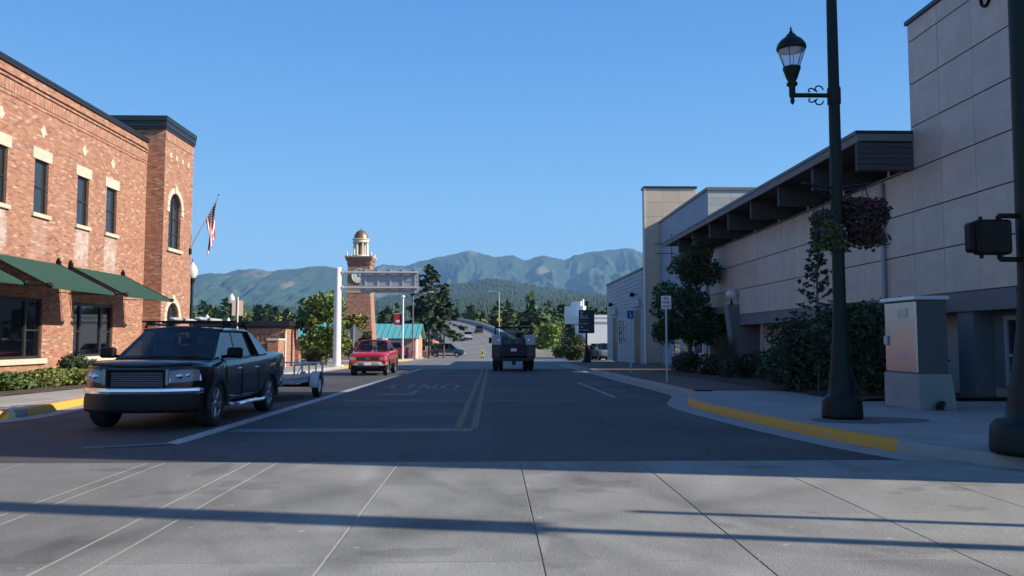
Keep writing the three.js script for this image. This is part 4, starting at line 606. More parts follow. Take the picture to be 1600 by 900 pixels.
function cabin(o, c, pm, glass, rearGlass, trim = Mat.plastic) {
  const { wb, wt, rt, rb, hb, hr, pill } = c, by = (z) => lerp(wb[1], rb[1], clamp((wb[0] - z) / (wb[0] - rb[0]))), ry = (z) => lerp(wt[1], rt[1], clamp((wt[0] - z) / (wt[0] - rt[0])));
  const B = (z, s) => [s * hb, by(z), z], R = (z, s) => [s * hr, ry(z) - .045, z], T = .045;
  const sideQ = (b0, b1, r0, r1, s, t) => plate(s > 0 ? [B(b0, 1), B(b1, 1), R(r1, 1), R(r0, 1)] : [B(b1, -1), B(b0, -1), R(r0, -1), R(r1, -1)], t);
  for (const s of [1, -1]) {
    pill.forEach((p, i) => { mesh('pillar', sideQ(p.b + p.w / 2, p.b - p.w / 2, p.r + p.w * .42, p.r - p.w * .42, s, T), p.mat || pm, o); });
    for (let i = 0; i < pill.length - 1; i++) { const p = pill[i], q = pill[i + 1]; mesh('side_window', sideQ(p.b - p.w / 2, q.b + q.w / 2, p.r - p.w * .42, q.r + q.w * .42, s, .006), i === 0 ? glass : rearGlass, o); }
  }
  const roof = (dy, flip) => gridG(10, 8, (u, v) => { const k = flip ? 1 - u : u, x = lerp(-hr - .01, hr + .01, k), z = lerp(wt[0] + .03, rt[0] - .03, 1 - v), e = 1 - (2 * k - 1) ** 4, f = 1 - (2 * v - 1) ** 6; return [x, ry(z) - .05 + dy + .05 * e + .02 * f, z]; });
  const up = roof(.012, true), dn = roof(-.02, false);
  const rails = []; for (const s of [1, -1]) rails.push(tube([[s * hr, ry(wt[0]) - .045, wt[0]], [s * (hr + .008), ry((wt[0] + rt[0]) / 2) - .035, (wt[0] + rt[0]) / 2], [s * hr, ry(rt[0]) - .045, rt[0]]], .034, 12, 8));
  rails.push(tube([[-hr, ry(wt[0]) - .045, wt[0]], [0, ry(wt[0]) + .012, wt[0] + .03], [hr, ry(wt[0]) - .045, wt[0]]], .03, 14, 8), tube([[-hr, ry(rt[0]) - .045, rt[0]], [0, ry(rt[0]) + .01, rt[0] - .02], [hr, ry(rt[0]) - .045, rt[0]]], .03, 14, 8));
  mesh('roof', [up, dn, ...rails], pm, o);
  const i = .02; mesh('windshield', curvedPane([[-hb + i, wb[1], wb[0]], [hb - i, wb[1], wb[0]], [hr - i, wt[1] - .03, wt[0] + .01], [-hr + i, wt[1] - .03, wt[0] + .01]], .07), glass, o);
  mesh('rear_window', curvedPane([[hb - i, rb[1], rb[0]], [-hb + i, rb[1], rb[0]], [-hr + i, rt[1] - .03, rt[0] - .01], [hr - i, rt[1] - .03, rt[0] - .01]], .03), rearGlass, o);
  mesh('wiper', [rod([-.5, wb[1] + .02, wb[0] + .06], [-.05, wb[1] + .06, wb[0] + .03], .012, 5), rod([.1, wb[1] + .02, wb[0] + .06], [.55, wb[1] + .06, wb[0] + .03], .012, 5)], trim, o);
}
function seats(o, y, zf, zr, hb) {
  for (const s of [-1, 1]) { const S = mesh('seat', [rbx(s * .38 - .24, s * .38 + .24, y - .15, y + .26, zf - .14, zf, .06, 2)], Mat.seat, o); mesh('headrest', rbx(s * .38 - .13, s * .38 + .13, y + .29, y + .46, zf - .13, zf - .03, .04, 2), Mat.seat, S); }
  if (zr !== null) mesh('rear_seat', [rbx(-hb + .12, hb - .12, y - .15, y + .22, zr - .14, zr, .06, 2), rbx(-.5, -.24, y + .24, y + .38, zr - .12, zr - .03, .04, 1), rbx(.24, .5, y + .24, y + .38, zr - .12, zr - .03, .04, 1)], Mat.seat, o);
}
function flare(o, s, z, r, R, x, mat) { const sh = new THREE.Shape(); sh.absarc(0, 0, R, -.12, Math.PI + .12, false); sh.absarc(0, 0, r, Math.PI + .12, -.12, true); const g = new THREE.ExtrudeGeometry(sh, { depth: .05, bevelEnabled: true, bevelSize: .012, bevelThickness: .014, bevelSegments: 2, curveSegments: 14 }); g.rotateY(s > 0 ? Math.PI / 2 : -Math.PI / 2); g.translate(s * (x - .05), .38, z); mesh('fender_flare', g, mat, o); }
function mirror(o, s, x, y, z, mat, big = 1) { const m = mesh('side_mirror', [rbx(s * x + s * .04, s * x + s * (.04 + .24 * big), y - .085 * big, y + .10 * big, z - .07, z + .07, .05, 3), rod([s * (x - .06), y - .07, z - .02], [s * (x + .08), y - .05, z], .03, 8)], mat, o); mesh('mirror_glass', rbx(s * x + s * .06, s * x + s * (.02 + .24 * big), y - .06, y + .075, z - .076, z - .07, .002, 1), Mat.chrome, m); }

// ---- black crew cab pickup
{
  const d0 = 14.83, o = thing('pickup_truck', 'black crew cab pickup truck with chrome bumper bar and roof rack', 'pickup truck', -5.44, roadY(d0), d0), blk = paint(.003, .0033, .004); o.rotation.x = -.0096;
  let body = loftBody([[2.60, .52, 1.0, .42, .36, .01], [2.57, .46, 1.05, .56, .48, .015], [2.48, .42, 1.085, .72, .62, .02], [2.34, .40, 1.11, .85, .74, .025], [2.14, .38, 1.125, .935, .82, .03], [1.9, .37, 1.13, .968, .86, .03], [1.7, .36, 1.135, .975, .875, .03], [1.5, .36, 1.14, .975, .885, .03], [1.31, .36, 1.155, .975, .90, .03], [1.23, .36, 1.165, .975, .905, 0], [0, .36, 1.19, .975, .915, 0], [-.92, .36, 1.215, .975, .92, 0], [-2.0, .38, 1.265, .975, .93, 0], [-2.55, .44, 1.27, .962, .925, 0], [-2.68, .50, 1.25, .93, .90, 0]]);
  body = carve(body, [wheelCut(1, 1.55, .38, .44), wheelCut(-1, 1.55, .38, .44), wheelCut(1, -1.55, .38, .44), wheelCut(-1, -1.55, .38, .44), bx(-.74, .74, .72, 1.6, -2.58, -1.1), bx(-.43, .43, .70, .97, 2.42, 2.8)]);
  mesh('body', toCreasedNormals(body, .5), blk, o);
  cabin(o, { wb: [1.32, 1.165, 0], wt: [.58, 1.735, 0], rt: [-.80, 1.745, 0], rb: [-1.05, 1.22, 0], hb: .82, hr: .66, pill: [{ b: 1.29, r: .56, w: .10 }, { b: .27, r: .14, w: .07, mat: Mat.plastic }, { b: -.68, r: -.64, w: .06, mat: Mat.plastic }, { b: -1.0, r: -.76, w: .14 }] }, blk, Mat.carGlass, Mat.tintGlass);
  for (const s of [1, -1]) mesh('sail_panel', plate(s > 0 ? [[.905, 1.225, -.9], [.905, 1.25, -1.52], [.73, 1.675, -.90], [.72, 1.70, -.72]] : [[-.905, 1.25, -1.52], [-.905, 1.225, -.9], [-.72, 1.70, -.72], [-.73, 1.675, -.90]], .06), blk, o);
  seats(o, 1.2, .38, -.52, .85);
  mesh('dashboard', [rbx(-.8, .8, 1.15, 1.225, .83, 1.25, .03, 2)], Mat.plastic, o);
  { const w = new THREE.TorusGeometry(.18, .018, 8, 24); w.rotateX(-.5); w.translate(.38, 1.25, .71); mesh('steering_wheel', w, Mat.plastic, o); mesh('rear_view_mirror', rbx(-.11, .11, 1.57, 1.63, .70, .73, .015, 1), Mat.plastic, o); }
  // face
  const gr = mesh('grille', [rbx(-.43, .43, .70, .97, 2.39, 2.44, .01, 1), rbx(-.45, -.40, .69, .98, 2.42, 2.61, .02, 2), rbx(.40, .45, .69, .98, 2.42, 2.61, .02, 2), rbx(-.40, .40, .955, .985, 2.42, 2.63, .012, 2)], Mat.blackPaint, o); for (let k = 0; k < 8; k++) mesh('grille_slat', rbx(-.40, .40, .712 + k * .03, .726 + k * .03, 2.50, 2.575, .004, 1), M(.20, .20, .21, .35, { metalness: .6 }), gr);
  mesh('hood_deflector', [tube([[-.78, 1.08, 2.36], [-.6, 1.075, 2.5], [-.4, 1.06, 2.6], [0, 1.05, 2.645], [.4, 1.06, 2.6], [.6, 1.075, 2.5], [.78, 1.08, 2.36]], .02, 24, 6)], Mat.plastic, o);
  for (const s of [1, -1]) {
    const hp = mesh('headlight', curvedPane(s > 0 ? [[.50, .76, 2.635], [.90, .80, 2.31], [.86, .985, 2.28], [.50, .965, 2.60]] : [[-.90, .80, 2.31], [-.50, .76, 2.635], [-.50, .965, 2.60], [-.86, .985, 2.28]], .06), Mat.lampLens, o);
    mesh('reflector', [plate(s > 0 ? [[.50, .76, 2.60], [.90, .80, 2.275], [.86, .985, 2.245], [.50, .965, 2.565]] : [[-.90, .80, 2.275], [-.50, .76, 2.60], [-.50, .965, 2.565], [-.86, .985, 2.245]], .1)], Mat.chrome, hp);
    const bulb = new THREE.SphereGeometry(.06, 14, 10); bulb.translate(s * .63, .875, 2.535); mesh('lamp_bowl', bulb, Mat.chrome, hp);
    const bl2 = new THREE.SphereGeometry(.05, 14, 10); bl2.translate(s * .725, .885, 2.455); mesh('lamp_bowl', bl2, Mat.chrome, hp); mesh('lamp_bezel', bar([s * .52, .775, 2.615], [s * .88, .812, 2.315], .02, .022), Mat.blackPaint, hp); const am = new THREE.SphereGeometry(.035, 10, 8); am.translate(s * .80, .885, 2.39); mesh('turn_lamp', am, Mat.amber, hp);
    mesh('grille_wing', rbx(s * .475 - .025, s * .475 + .025, .72, 1.0, 2.5, 2.65, .02, 2), M(.25, .25, .26, .3, { metalness: .6 }), o);
  }
  const barPts = []; for (let k = 0; k <= 32; k++) { const t = k / 16 - 1; barPts.push([t * .91, .63, 2.70 - .05 * t * t - .42 * Math.pow(Math.max(0, Math.abs(t) - .38) / .62, 1.35)]); }
  { const g = sweepBar(barPts, .058, .05); mesh('chrome_bumper_bar', g, Mat.chrome, o); }
  const lowPts = barPts.map(([x, , z]) => [x * 1.0, .45, z - .012]); mesh('bumper', [sweepBar(lowPts, .15, .05)], M(.006, .006, .007, .42, { specularIntensity: .5 }), o);
  mesh('bumper_insert', [rbx(-.42, .42, .38, .46, 2.5, 2.70, .03, 2)], Mat.plastic, o);
  for (const s of [1, -1]) {
    flare(o, s, 1.55, .425, .50, .975, Mat.plastic); flare(o, s, -1.55, .425, .50, .975, Mat.plastic);
    wheel(o, s * .83, 1.55, .375, .25, s, 5); wheel(o, s * .83, -1.55, .375, .25, s, 5);
    mirror(o, s, .90, 1.27, 1.07, Mat.blackPaint, 1.05);
    mesh('step_bar', [tube([[s * .86, .36, 1.05], [s * 1.0, .335, .95], [s * 1.02, .335, 0], [s * 1.0, .335, -.95], [s * .86, .36, -1.05]], .04, 24, 8)], Mat.chrome, o);
    for (const [za, zb] of [[1.16, .33], [.31, -.68]]) { const L = (z) => [[s * .955, .46, z], [s * .978, .62, z], [s * .979, .82, z], [s * .963, 1.03, z], [s * .93, 1.14, z]]; mesh('door_gap', [tube(L(za), .006, 8, 4), tube(L(zb), .006, 8, 4), tube([[s * .955, .455, za], [s * .955, .455, zb]], .006, 2, 4)], Mat.rubber, o); mesh('door_handle', rbx(s * .965 - .02, s * .965 + .025, .965, .995, zb + .06, zb + .24, .012, 1), Mat.chrome, o); }
    mesh('tail_light', rbx(s * .88 - .06, s * .88 + .06, .85, 1.15, -2.70, -2.62, .02, 1), Mat.redLens, o);
    mesh('roof_rail', [tube([[s * .68, 1.75, .53], [s * .69, 1.81, .4], [s * .69, 1.82, -.15], [s * .69, 1.81, -.62], [s * .68, 1.75, -.77]], .022, 20, 8)], Mat.blackPaint, o);
  }
  for (const z of [.36, -.52]) { const c = mesh('cross_bar', [rbx(-.82, .82, 1.855, 1.885, z - .04, z + .04, .014, 2), rbx(-.74, -.60, 1.79, 1.86, z - .05, z + .05, .02, 1), rbx(.60, .74, 1.79, 1.86, z - .05, z + .05, .02, 1)], Mat.blackPaint, o); }
  mesh('ski_clamp', [rbx(-.30, -.20, 1.89, 1.95, -.62, .48, .03, 2), rbx(.15, .28, 1.89, 1.955, -.62, .53, .03, 2)], M(.35, .37, .38, .4), o);
  mesh('rear_bumper', [rbx(-.9, .9, .46, .62, -2.78, -2.62, .04, 2)], Mat.chrome, o);
  mesh('hitch', [bx(-.03, .03, .40, .46, -3.0, -2.5)], Mat.blackPaint, o);
  mesh('underbody', [rbx(-.72, .72, .27, .45, -2.3, 2.2, .05, 1)], Mat.rubber, o);
  for (const c of o.children) if (c.name !== 'wheel') c.traverse((m) => { if (!m.isMesh) return; const p = m.geometry.attributes.position; for (let i = 0; i < p.count; i++) { const x = p.getX(i), y = p.getY(i), z = p.getZ(i), f = smooth(1.5, 2.4, z); p.setXYZ(i, x, y * .93 + .02 * f * smooth(.42, .6, y) * (1 - smooth(1.2, 1.3, y)), z > 1.6 ? 1.6 + (z - 1.6) * .80 : z); } m.geometry.computeVertexNormals(); if (m.name === 'body') m.geometry = toCreasedNormals(m.geometry, .5); });
}
function sweepBar(pts, h, t) {           // a rounded bar of height 2h and thickness 2t that follows pts
  const sec = []; for (let k = 0; k < 12; k++) { const a = k / 12 * Math.PI * 2, c = Math.cos(a), s = Math.sin(a); sec.push([Math.sign(c) * Math.pow(Math.abs(c), .6) * t, Math.sign(s) * Math.pow(Math.abs(s), .6) * h]); }
  const n = pts.length - 1, g = gridG(n, 12, (u, v) => { const i = Math.round(u * n), k = Math.round(v * 12) % 12, a = pts[Math.max(0, i - 1)], b = pts[Math.min(n, i + 1)], L = Math.hypot(b[0] - a[0], b[2] - a[2]), nx = -(b[2] - a[2]) / L, nzv = (b[0] - a[0]) / L, e = (i === 0 || i === n) ? .55 : 1; return [pts[i][0] + nx * sec[k][0] * e, pts[i][1] + sec[k][1] * e, pts[i][2] + nzv * sec[k][0] * e]; });
  const cap = (i) => { const r = []; for (let k = 0; k < 12; k++) r.push([pts[i][0], pts[i][1] + sec[k][1] * .55, pts[i][2] + sec[k][0] * .55]); const q = []; for (let k = 1; k < 11; k++) q.push(...(i ? [r[0], r[k], r[k + 1]] : [r[0], r[k + 1], r[k]]).flat()); const c = new THREE.BufferGeometry(); c.setAttribute('position', new THREE.Float32BufferAttribute(q, 3)); c.computeVertexNormals(); return c; };
  return mergeGeometries([g, cap(0), cap(n)].map(prep));
}
// ---- flat utility trailer behind it
{
  const d0 = 20.9, o = thing('utility_trailer', 'flat galvanised utility trailer hitched behind the black pickup', 'trailer', -5.45, roadY(d0), d0), W = .74; o.rotation.x = -.0096;
  mesh('deck', [bx(-W, W, .50, .54, -1.55, 1.7)], M(1, 1, 1, .8, { map: tex(256, 256, specks(.2, 171, [.30, .29, .27]), [1, 1]) }), o);
  mesh('chassis', [bx(-W, -W + .06, .40, .498, -1.55, 1.7), bx(W - .06, W, .40, .498, -1.55, 1.7), bx(-W + .06, W - .06, .41, .498, 1.62, 1.7), bx(-W + .06, W - .06, .41, .498, -1.55, -1.47)], Mat.galv, o);
  mesh('drawbar', [bar([-.5, .43, 1.7], [0, .43, 3.0], .06, .07), bar([.5, .43, 1.7], [0, .43, 3.0], .06, .07)], Mat.galv, o);
  for (const s of [1, -1]) {
    const rail = mesh('side_rail', [rod([s * W, .86, 1.66], [s * W, .86, -1.5], .02)], Mat.galv, o);
    for (const z of [1.64, .85, .1, -.7, -1.48]) mesh('rail_post', bx(s * W - .018, s * W + .018, .5, .88, z - .018, z + .018), Mat.galv, rail);
    mesh('brace', [rod([s * W, .54, 1.6], [s * W, .84, .88], .014)], Mat.galv, rail);
    wheel(o, s * .90, -.15, .29, .17, s, 4, .6, Mat.white);
    const sh = new THREE.Shape(); sh.absarc(0, 0, .37, -.1, Math.PI + .1, false); sh.absarc(0, 0, .355, Math.PI + .1, -.1, true); const g = new THREE.ExtrudeGeometry(sh, { depth: .22, bevelEnabled: false, curveSegments: 14 }); g.rotateY(Math.PI / 2); g.translate(s > 0 ? .78 : -1.0, .29, -.15); mesh('fender', g, Mat.galv, o);
    mesh('tail_light', rbx(s * .62 - .06, s * .62 + .06, .41, .48, -1.60, -1.55, .01, 1), Mat.redLens, o);
  }
  mesh('axle', [rod([-.85, .29, -.15], [.85, .29, -.15], .035), bx(-.62, -.55, .29, .42, -.5, .2), bx(.55, .62, .29, .42, -.5, .2)], Mat.blackPaint, o);
  mesh('tail_ramp', [rod([-W, .86, -1.55], [W, .86, -1.55], .02), rod([-W, .52, -1.56], [-W, .88, -1.56], .02), rod([W, .52, -1.56], [W, .88, -1.56], .02)], Mat.galv, o);
}
// ---- ordinary cars, by their figures
function car(name, label, cat, x, d, turn, s, group, y) {
  const o = thing(name, label, cat, x, y === undefined ? roadY(d) : y, d, turn, group), pm = s.paint, cutR = s.r + .06;
  let b = loftBody(s.body); b = carve(b, [1, -1].flatMap((k) => [wheelCut(k, s.fz, s.r, cutR), wheelCut(k, s.rz, s.r, cutR)]).concat(s.bed ? [bx(...s.bed)] : []));
  mesh('body', toCreasedNormals(b, .5), pm, o);
  cabin(o, s.cab, pm, s.glass || Mat.carGlass, s.rearGlass || s.glass || Mat.carGlass);
  seats(o, s.cab.wb[1] + .02, s.seatZ, s.rearSeatZ === undefined ? null : s.rearSeatZ, s.cab.hb);
  for (const k of [1, -1]) { wheel(o, k * (s.w - .14), s.fz, s.r, .22, k, 5, .62, s.rim || Mat.rim); wheel(o, k * (s.w - .14), s.rz, s.r, .22, k, 5, .62, s.rim || Mat.rim); if (!s.noMirror) mirror(o, k, s.cab.hb - .02, s.cab.wb[1] + .08, s.cab.wb[0] - .22, s.mirrorMat || pm, .85); }
  const F = s.front, zf = F.z;
  mesh('grille', [rbx(-F.gw, F.gw, F.g0, F.g1, zf - .06, zf + .012, .01, 1)], Mat.plastic, o);
  for (const k of [1, -1]) { mesh('headlight', rbx(k * (F.gw + .03), k * F.lw, F.l0, F.l1, zf - .14, zf + .012, .03, 2), Mat.lampLens, o); mesh('headlight_bowl', rbx(k * (F.gw + .05), k * (F.lw - .03), F.l0 + .02, F.l1 - .02, zf - .12, zf - .01, .02, 1), Mat.chrome, o); mesh('tail_light', rbx(k * (s.w - .16), k * (s.w - .03), F.t0, F.t1, s.back - .02, s.back + .08, .02, 1), Mat.redLens, o); }
  const bp = (z, dir, w) => Array.from({ length: 9 }, (_, i) => { const t = i / 4 - 1; return [t * w, F.b, z - dir * (.12 * t * t + .1 * Math.pow(Math.abs(t), 6))]; });
  const fb = bp(zf + .04, 1, s.w * .97); mesh('bumper', sweepBar(fb, F.bh, .06), s.bumper || pm, o);
  const rbp = bp(-s.back + .04, 1, s.w * .95).map(([a, b2, z]) => [-a, b2, -z]); mesh('rear_bumper', sweepBar(rbp, F.bh, .06), s.bumper || pm, o);
  mesh('licence_plate', [rbx(-.15, .15, F.b - .06, F.b + .06, s.back - .09, s.back - .07, .004, 1)], Mat.white, o);
  mesh('underbody', rbx(-s.w + .25, s.w - .25, .2, .45, s.back + .4, zf - .4, .04, 1), Mat.rubber, o);
  for (const k of [1, -1]) { const gaps = s.gaps.map((z) => tube([[k * s.w * .985, s.body[3][1] + .1, z], [k * (s.w + .002), .7, z], [k * (s.w * .985), s.cab.wb[1] - .08, z]], .006, 6, 4)); mesh('door_gap', gaps, Mat.rubber, o); }
  return o;
}
const red = paint(.42, .012, .014);
{
  const o = car('pickup_truck', 'red pickup truck with dark grey fender flares and grey bumper', 'pickup truck', -5.62, 38.6, 0, { paint: red, w: .87, r: .36, fz: 1.42, rz: -1.42, back: -2.3, body: [[2.2, .55, .95, .78, .70, .01], [2.12, .48, 1.0, .84, .74, .02], [1.9, .46, 1.05, .865, .78, .035], [1.0, .46, 1.11, .87, .80, .04], [.92, .46, 1.115, .87, .81, 0], [-.8, .46, 1.13, .87, .82, 0], [-1.6, .48, 1.15, .87, .83, 0], [-2.22, .52, 1.15, .86, .83, 0], [-2.3, .56, 1.14, .84, .81, 0]], bed: [-.68, .68, .75, 1.5, -2.2, -.95], cab: { wb: [.98, 1.13], wt: [.36, 1.61], rt: [-.72, 1.62], rb: [-.9, 1.14], hb: .80, hr: .64, pill: [{ b: .95, r: .34, w: .09 }, { b: -.2, r: -.24, w: .06 }, { b: -.86, r: -.68, w: .12 }] }, seatZ: .1, front: { z: 2.19, gw: .50, g0: .70, g1: .88, lw: .83, l0: .70, l1: .90, b: .56, bh: .10, t0: .75, t1: 1.05 }, bumper: M(.30, .32, .34, .45, { metalness: .3 }), mirrorMat: Mat.plastic, gaps: [.86, -.18] });
  for (const s of [1, -1]) { flare(o, s, 1.42, .41, .50, .89, M(.07, .075, .08, .6)); flare(o, s, -1.42, .41, .50, .89, M(.07, .075, .08, .6)); mesh('fog_light', rbx(s * .52 - .08, s * .52 + .08, .48, .58, 2.2, 2.28, .03, 2), Mat.lampLens, o); }
  { const e = new THREE.CylinderGeometry(.09, .09, .02, 24); e.rotateX(Math.PI / 2); e.scale(1.1, .5, 1); e.translate(0, .80, 2.215); const em = mesh('emblem', e, Mat.chrome, o); const f = new THREE.CylinderGeometry(.075, .075, .024, 24); f.rotateX(Math.PI / 2); f.scale(1.1, .46, 1); f.translate(0, .80, 2.216); mesh('emblem_field', f, M(.01, .03, .15, .3), em); }
  mesh('front_plate', rbx(-.16, .16, .5, .62, 2.285, 2.30, .004, 1), Mat.white, o);
  mesh('tow_cover', [rbx(-.45, .45, .38, .46, 2.1, 2.24, .03, 1)], Mat.plastic, o);
  mesh('roof_marker_lamp', rbx(.36, .6, 1.63, 1.72, -.1, .1, .03, 1), Mat.white, o);
}
const vanSpec = { paint: paint(.02, .035, .075), w: .97, r: .34, fz: 1.42, rz: -1.42, back: -2.4, body: [[2.42, .45, .85, .82, .72, .01], [2.3, .36, .98, .93, .80, .02], [2.0, .33, 1.05, .965, .84, .03], [1.45, .32, 1.12, .97, .87, .03], [1.35, .32, 1.13, .97, .89, 0], [0, .32, 1.15, .97, .90, 0], [-1.5, .32, 1.15, .97, .90, 0], [-2.3, .36, 1.15, .96, .89, 0], [-2.4, .42, 1.14, .93, .87, 0]], cab: { wb: [1.42, 1.13], wt: [.62, 1.86], rt: [-2.25, 1.88], rb: [-2.36, 1.15], hb: .87, hr: .76, pill: [{ b: 1.38, r: .58, w: .11 }, { b: .3, r: .28, w: .09 }, { b: -.85, r: -.85, w: .09 }, { b: -2.28, r: -2.18, w: .16 }] }, seatZ: .4, rearSeatZ: -.6, glass: Mat.carGlass, rearGlass: Mat.tintGlass, front: { z: 2.4, gw: .5, g0: .68, g1: .84, lw: .84, l0: .66, l1: .84, b: .52, bh: .11, t0: .8, t1: 1.1 }, bumper: M(.30, .31, .32, .5), gaps: [1.2, .3] };
{ const o = car('minivan', 'dark blue passenger van with silver lower sides crossing the street', 'van', -6.1, 107.6, Math.PI / 2, vanSpec); for (const s of [1, -1]) mesh('lower_cladding', [bx(s * .965, s * .985, .36, .60, -1.02, 1.02)], M(.42, .43, .44, .4, { metalness: .4 }), o); }
const suvSpec = (p, extra = {}) => ({ paint: p, w: .92, r: .35, fz: 1.32, rz: -1.32, back: -2.2, body: [[2.2, .5, .85, .78, .68, .01], [2.1, .4, .97, .88, .76, .02], [1.8, .37, 1.03, .915, .80, .03], [1.0, .36, 1.08, .92, .83, .03], [.9, .36, 1.09, .92, .85, 0], [-1.2, .36, 1.1, .92, .86, 0], [-2.1, .4, 1.1, .91, .85, 0], [-2.2, .46, 1.09, .88, .83, 0]], cab: { wb: [.95, 1.09], wt: [.25, 1.68], rt: [-1.9, 1.68], rb: [-2.14, 1.1], hb: .83, hr: .68, pill: [{ b: .92, r: .22, w: .09 }, { b: -.1, r: -.2, w: .07 }, { b: -1.1, r: -1.1, w: .08 }, { b: -2.06, r: -1.84, w: .14 }] }, seatZ: .05, rearSeatZ: -.9, rearGlass: Mat.tintGlass, front: { z: 2.18, gw: .45, g0: .66, g1: .82, lw: .82, l0: .66, l1: .83, b: .52, bh: .11, t0: .75, t1: 1.05 }, gaps: [.85, -.1, -1.05], ...extra });
const sedanSpec = (p) => ({ paint: p, w: .88, r: .32, fz: 1.35, rz: -1.35, back: -2.3, body: [[2.25, .4, .68, .74, .66, .01], [2.15, .32, .80, .84, .72, .02], [1.8, .28, .86, .875, .76, .03], [.95, .26, .93, .88, .79, .03], [.85, .26, .935, .88, .81, 0], [-1.3, .26, .96, .88, .82, 0], [-1.5, .27, .97, .88, .80, .02], [-2.2, .32, .96, .85, .76, .02], [-2.3, .4, .92, .80, .72, 0]], cab: { wb: [1.0, .94], wt: [.15, 1.42], rt: [-.95, 1.42], rb: [-1.6, .97], hb: .79, hr: .60, pill: [{ b: .96, r: .12, w: .07 }, { b: -.3, r: -.35, w: .06 }, { b: -1.5, r: -.9, w: .12 }] }, seatZ: -.2, rearSeatZ: -1.05, front: { z: 2.22, gw: .42, g0: .52, g1: .64, lw: .80, l0: .54, l1: .68, b: .42, bh: .10, t0: .65, t1: .85 }, gaps: [.7, -.3] });
const silver = paint(.42, .43, .44), greyPaint = paint(.16, .17, .19), dark = paint(.03, .03, .035), whitePaint = paint(.7, .7, .7), maroon = paint(.16, .012, .02);
car('car', 'silver car driving away up the bridge ramp, behind a dark car', 'car', -5.0, 165, Math.PI + .06, suvSpec(silver), undefined, roadY(165) + .012);
car('car', 'dark sport utility vehicle driving up the bridge ramp', 'car', -3.2, 190, Math.PI + .1, suvSpec(dark), undefined, roadY(190) + .012);
car('car', 'silver sedan parked beyond the red pickup beside the banner pole', 'car', -10.2, 66, -.25, sedanSpec(silver));
car('car', 'maroon sport utility vehicle parked in front of the orange shop', 'car', -10.8, 79, -Math.PI / 2, suvSpec(maroon), undefined, roadY(79) + .15);
car('car', 'grey hatchback parked facing out beside the plain white building', 'car', 11.1, 80, .15, suvSpec(greyPaint));
car('car', 'white pickup shaped wagon parked in the sunny lot beyond the shrubs', 'car', 15.6, 238, .9, suvSpec(whitePaint), 'cars in the sunny lot', -1.07);
car('car', 'dark wagon parked in the sunny lot, between two pale cars', 'car', 17.6, 242, 1.1, suvSpec(dark), 'cars in the sunny lot', -1.07);
car('car', 'silver wagon parked in the sunny lot beside the dark wagon', 'car', 20.4, 240, 1.25, suvSpec(silver), 'cars in the sunny lot', -1.07);
car('car', 'white sedan partly hidden by the hedge beyond the brick pavilion', 'car', -15.6, 64, Math.PI / 2 + .1, sedanSpec(whitePaint));
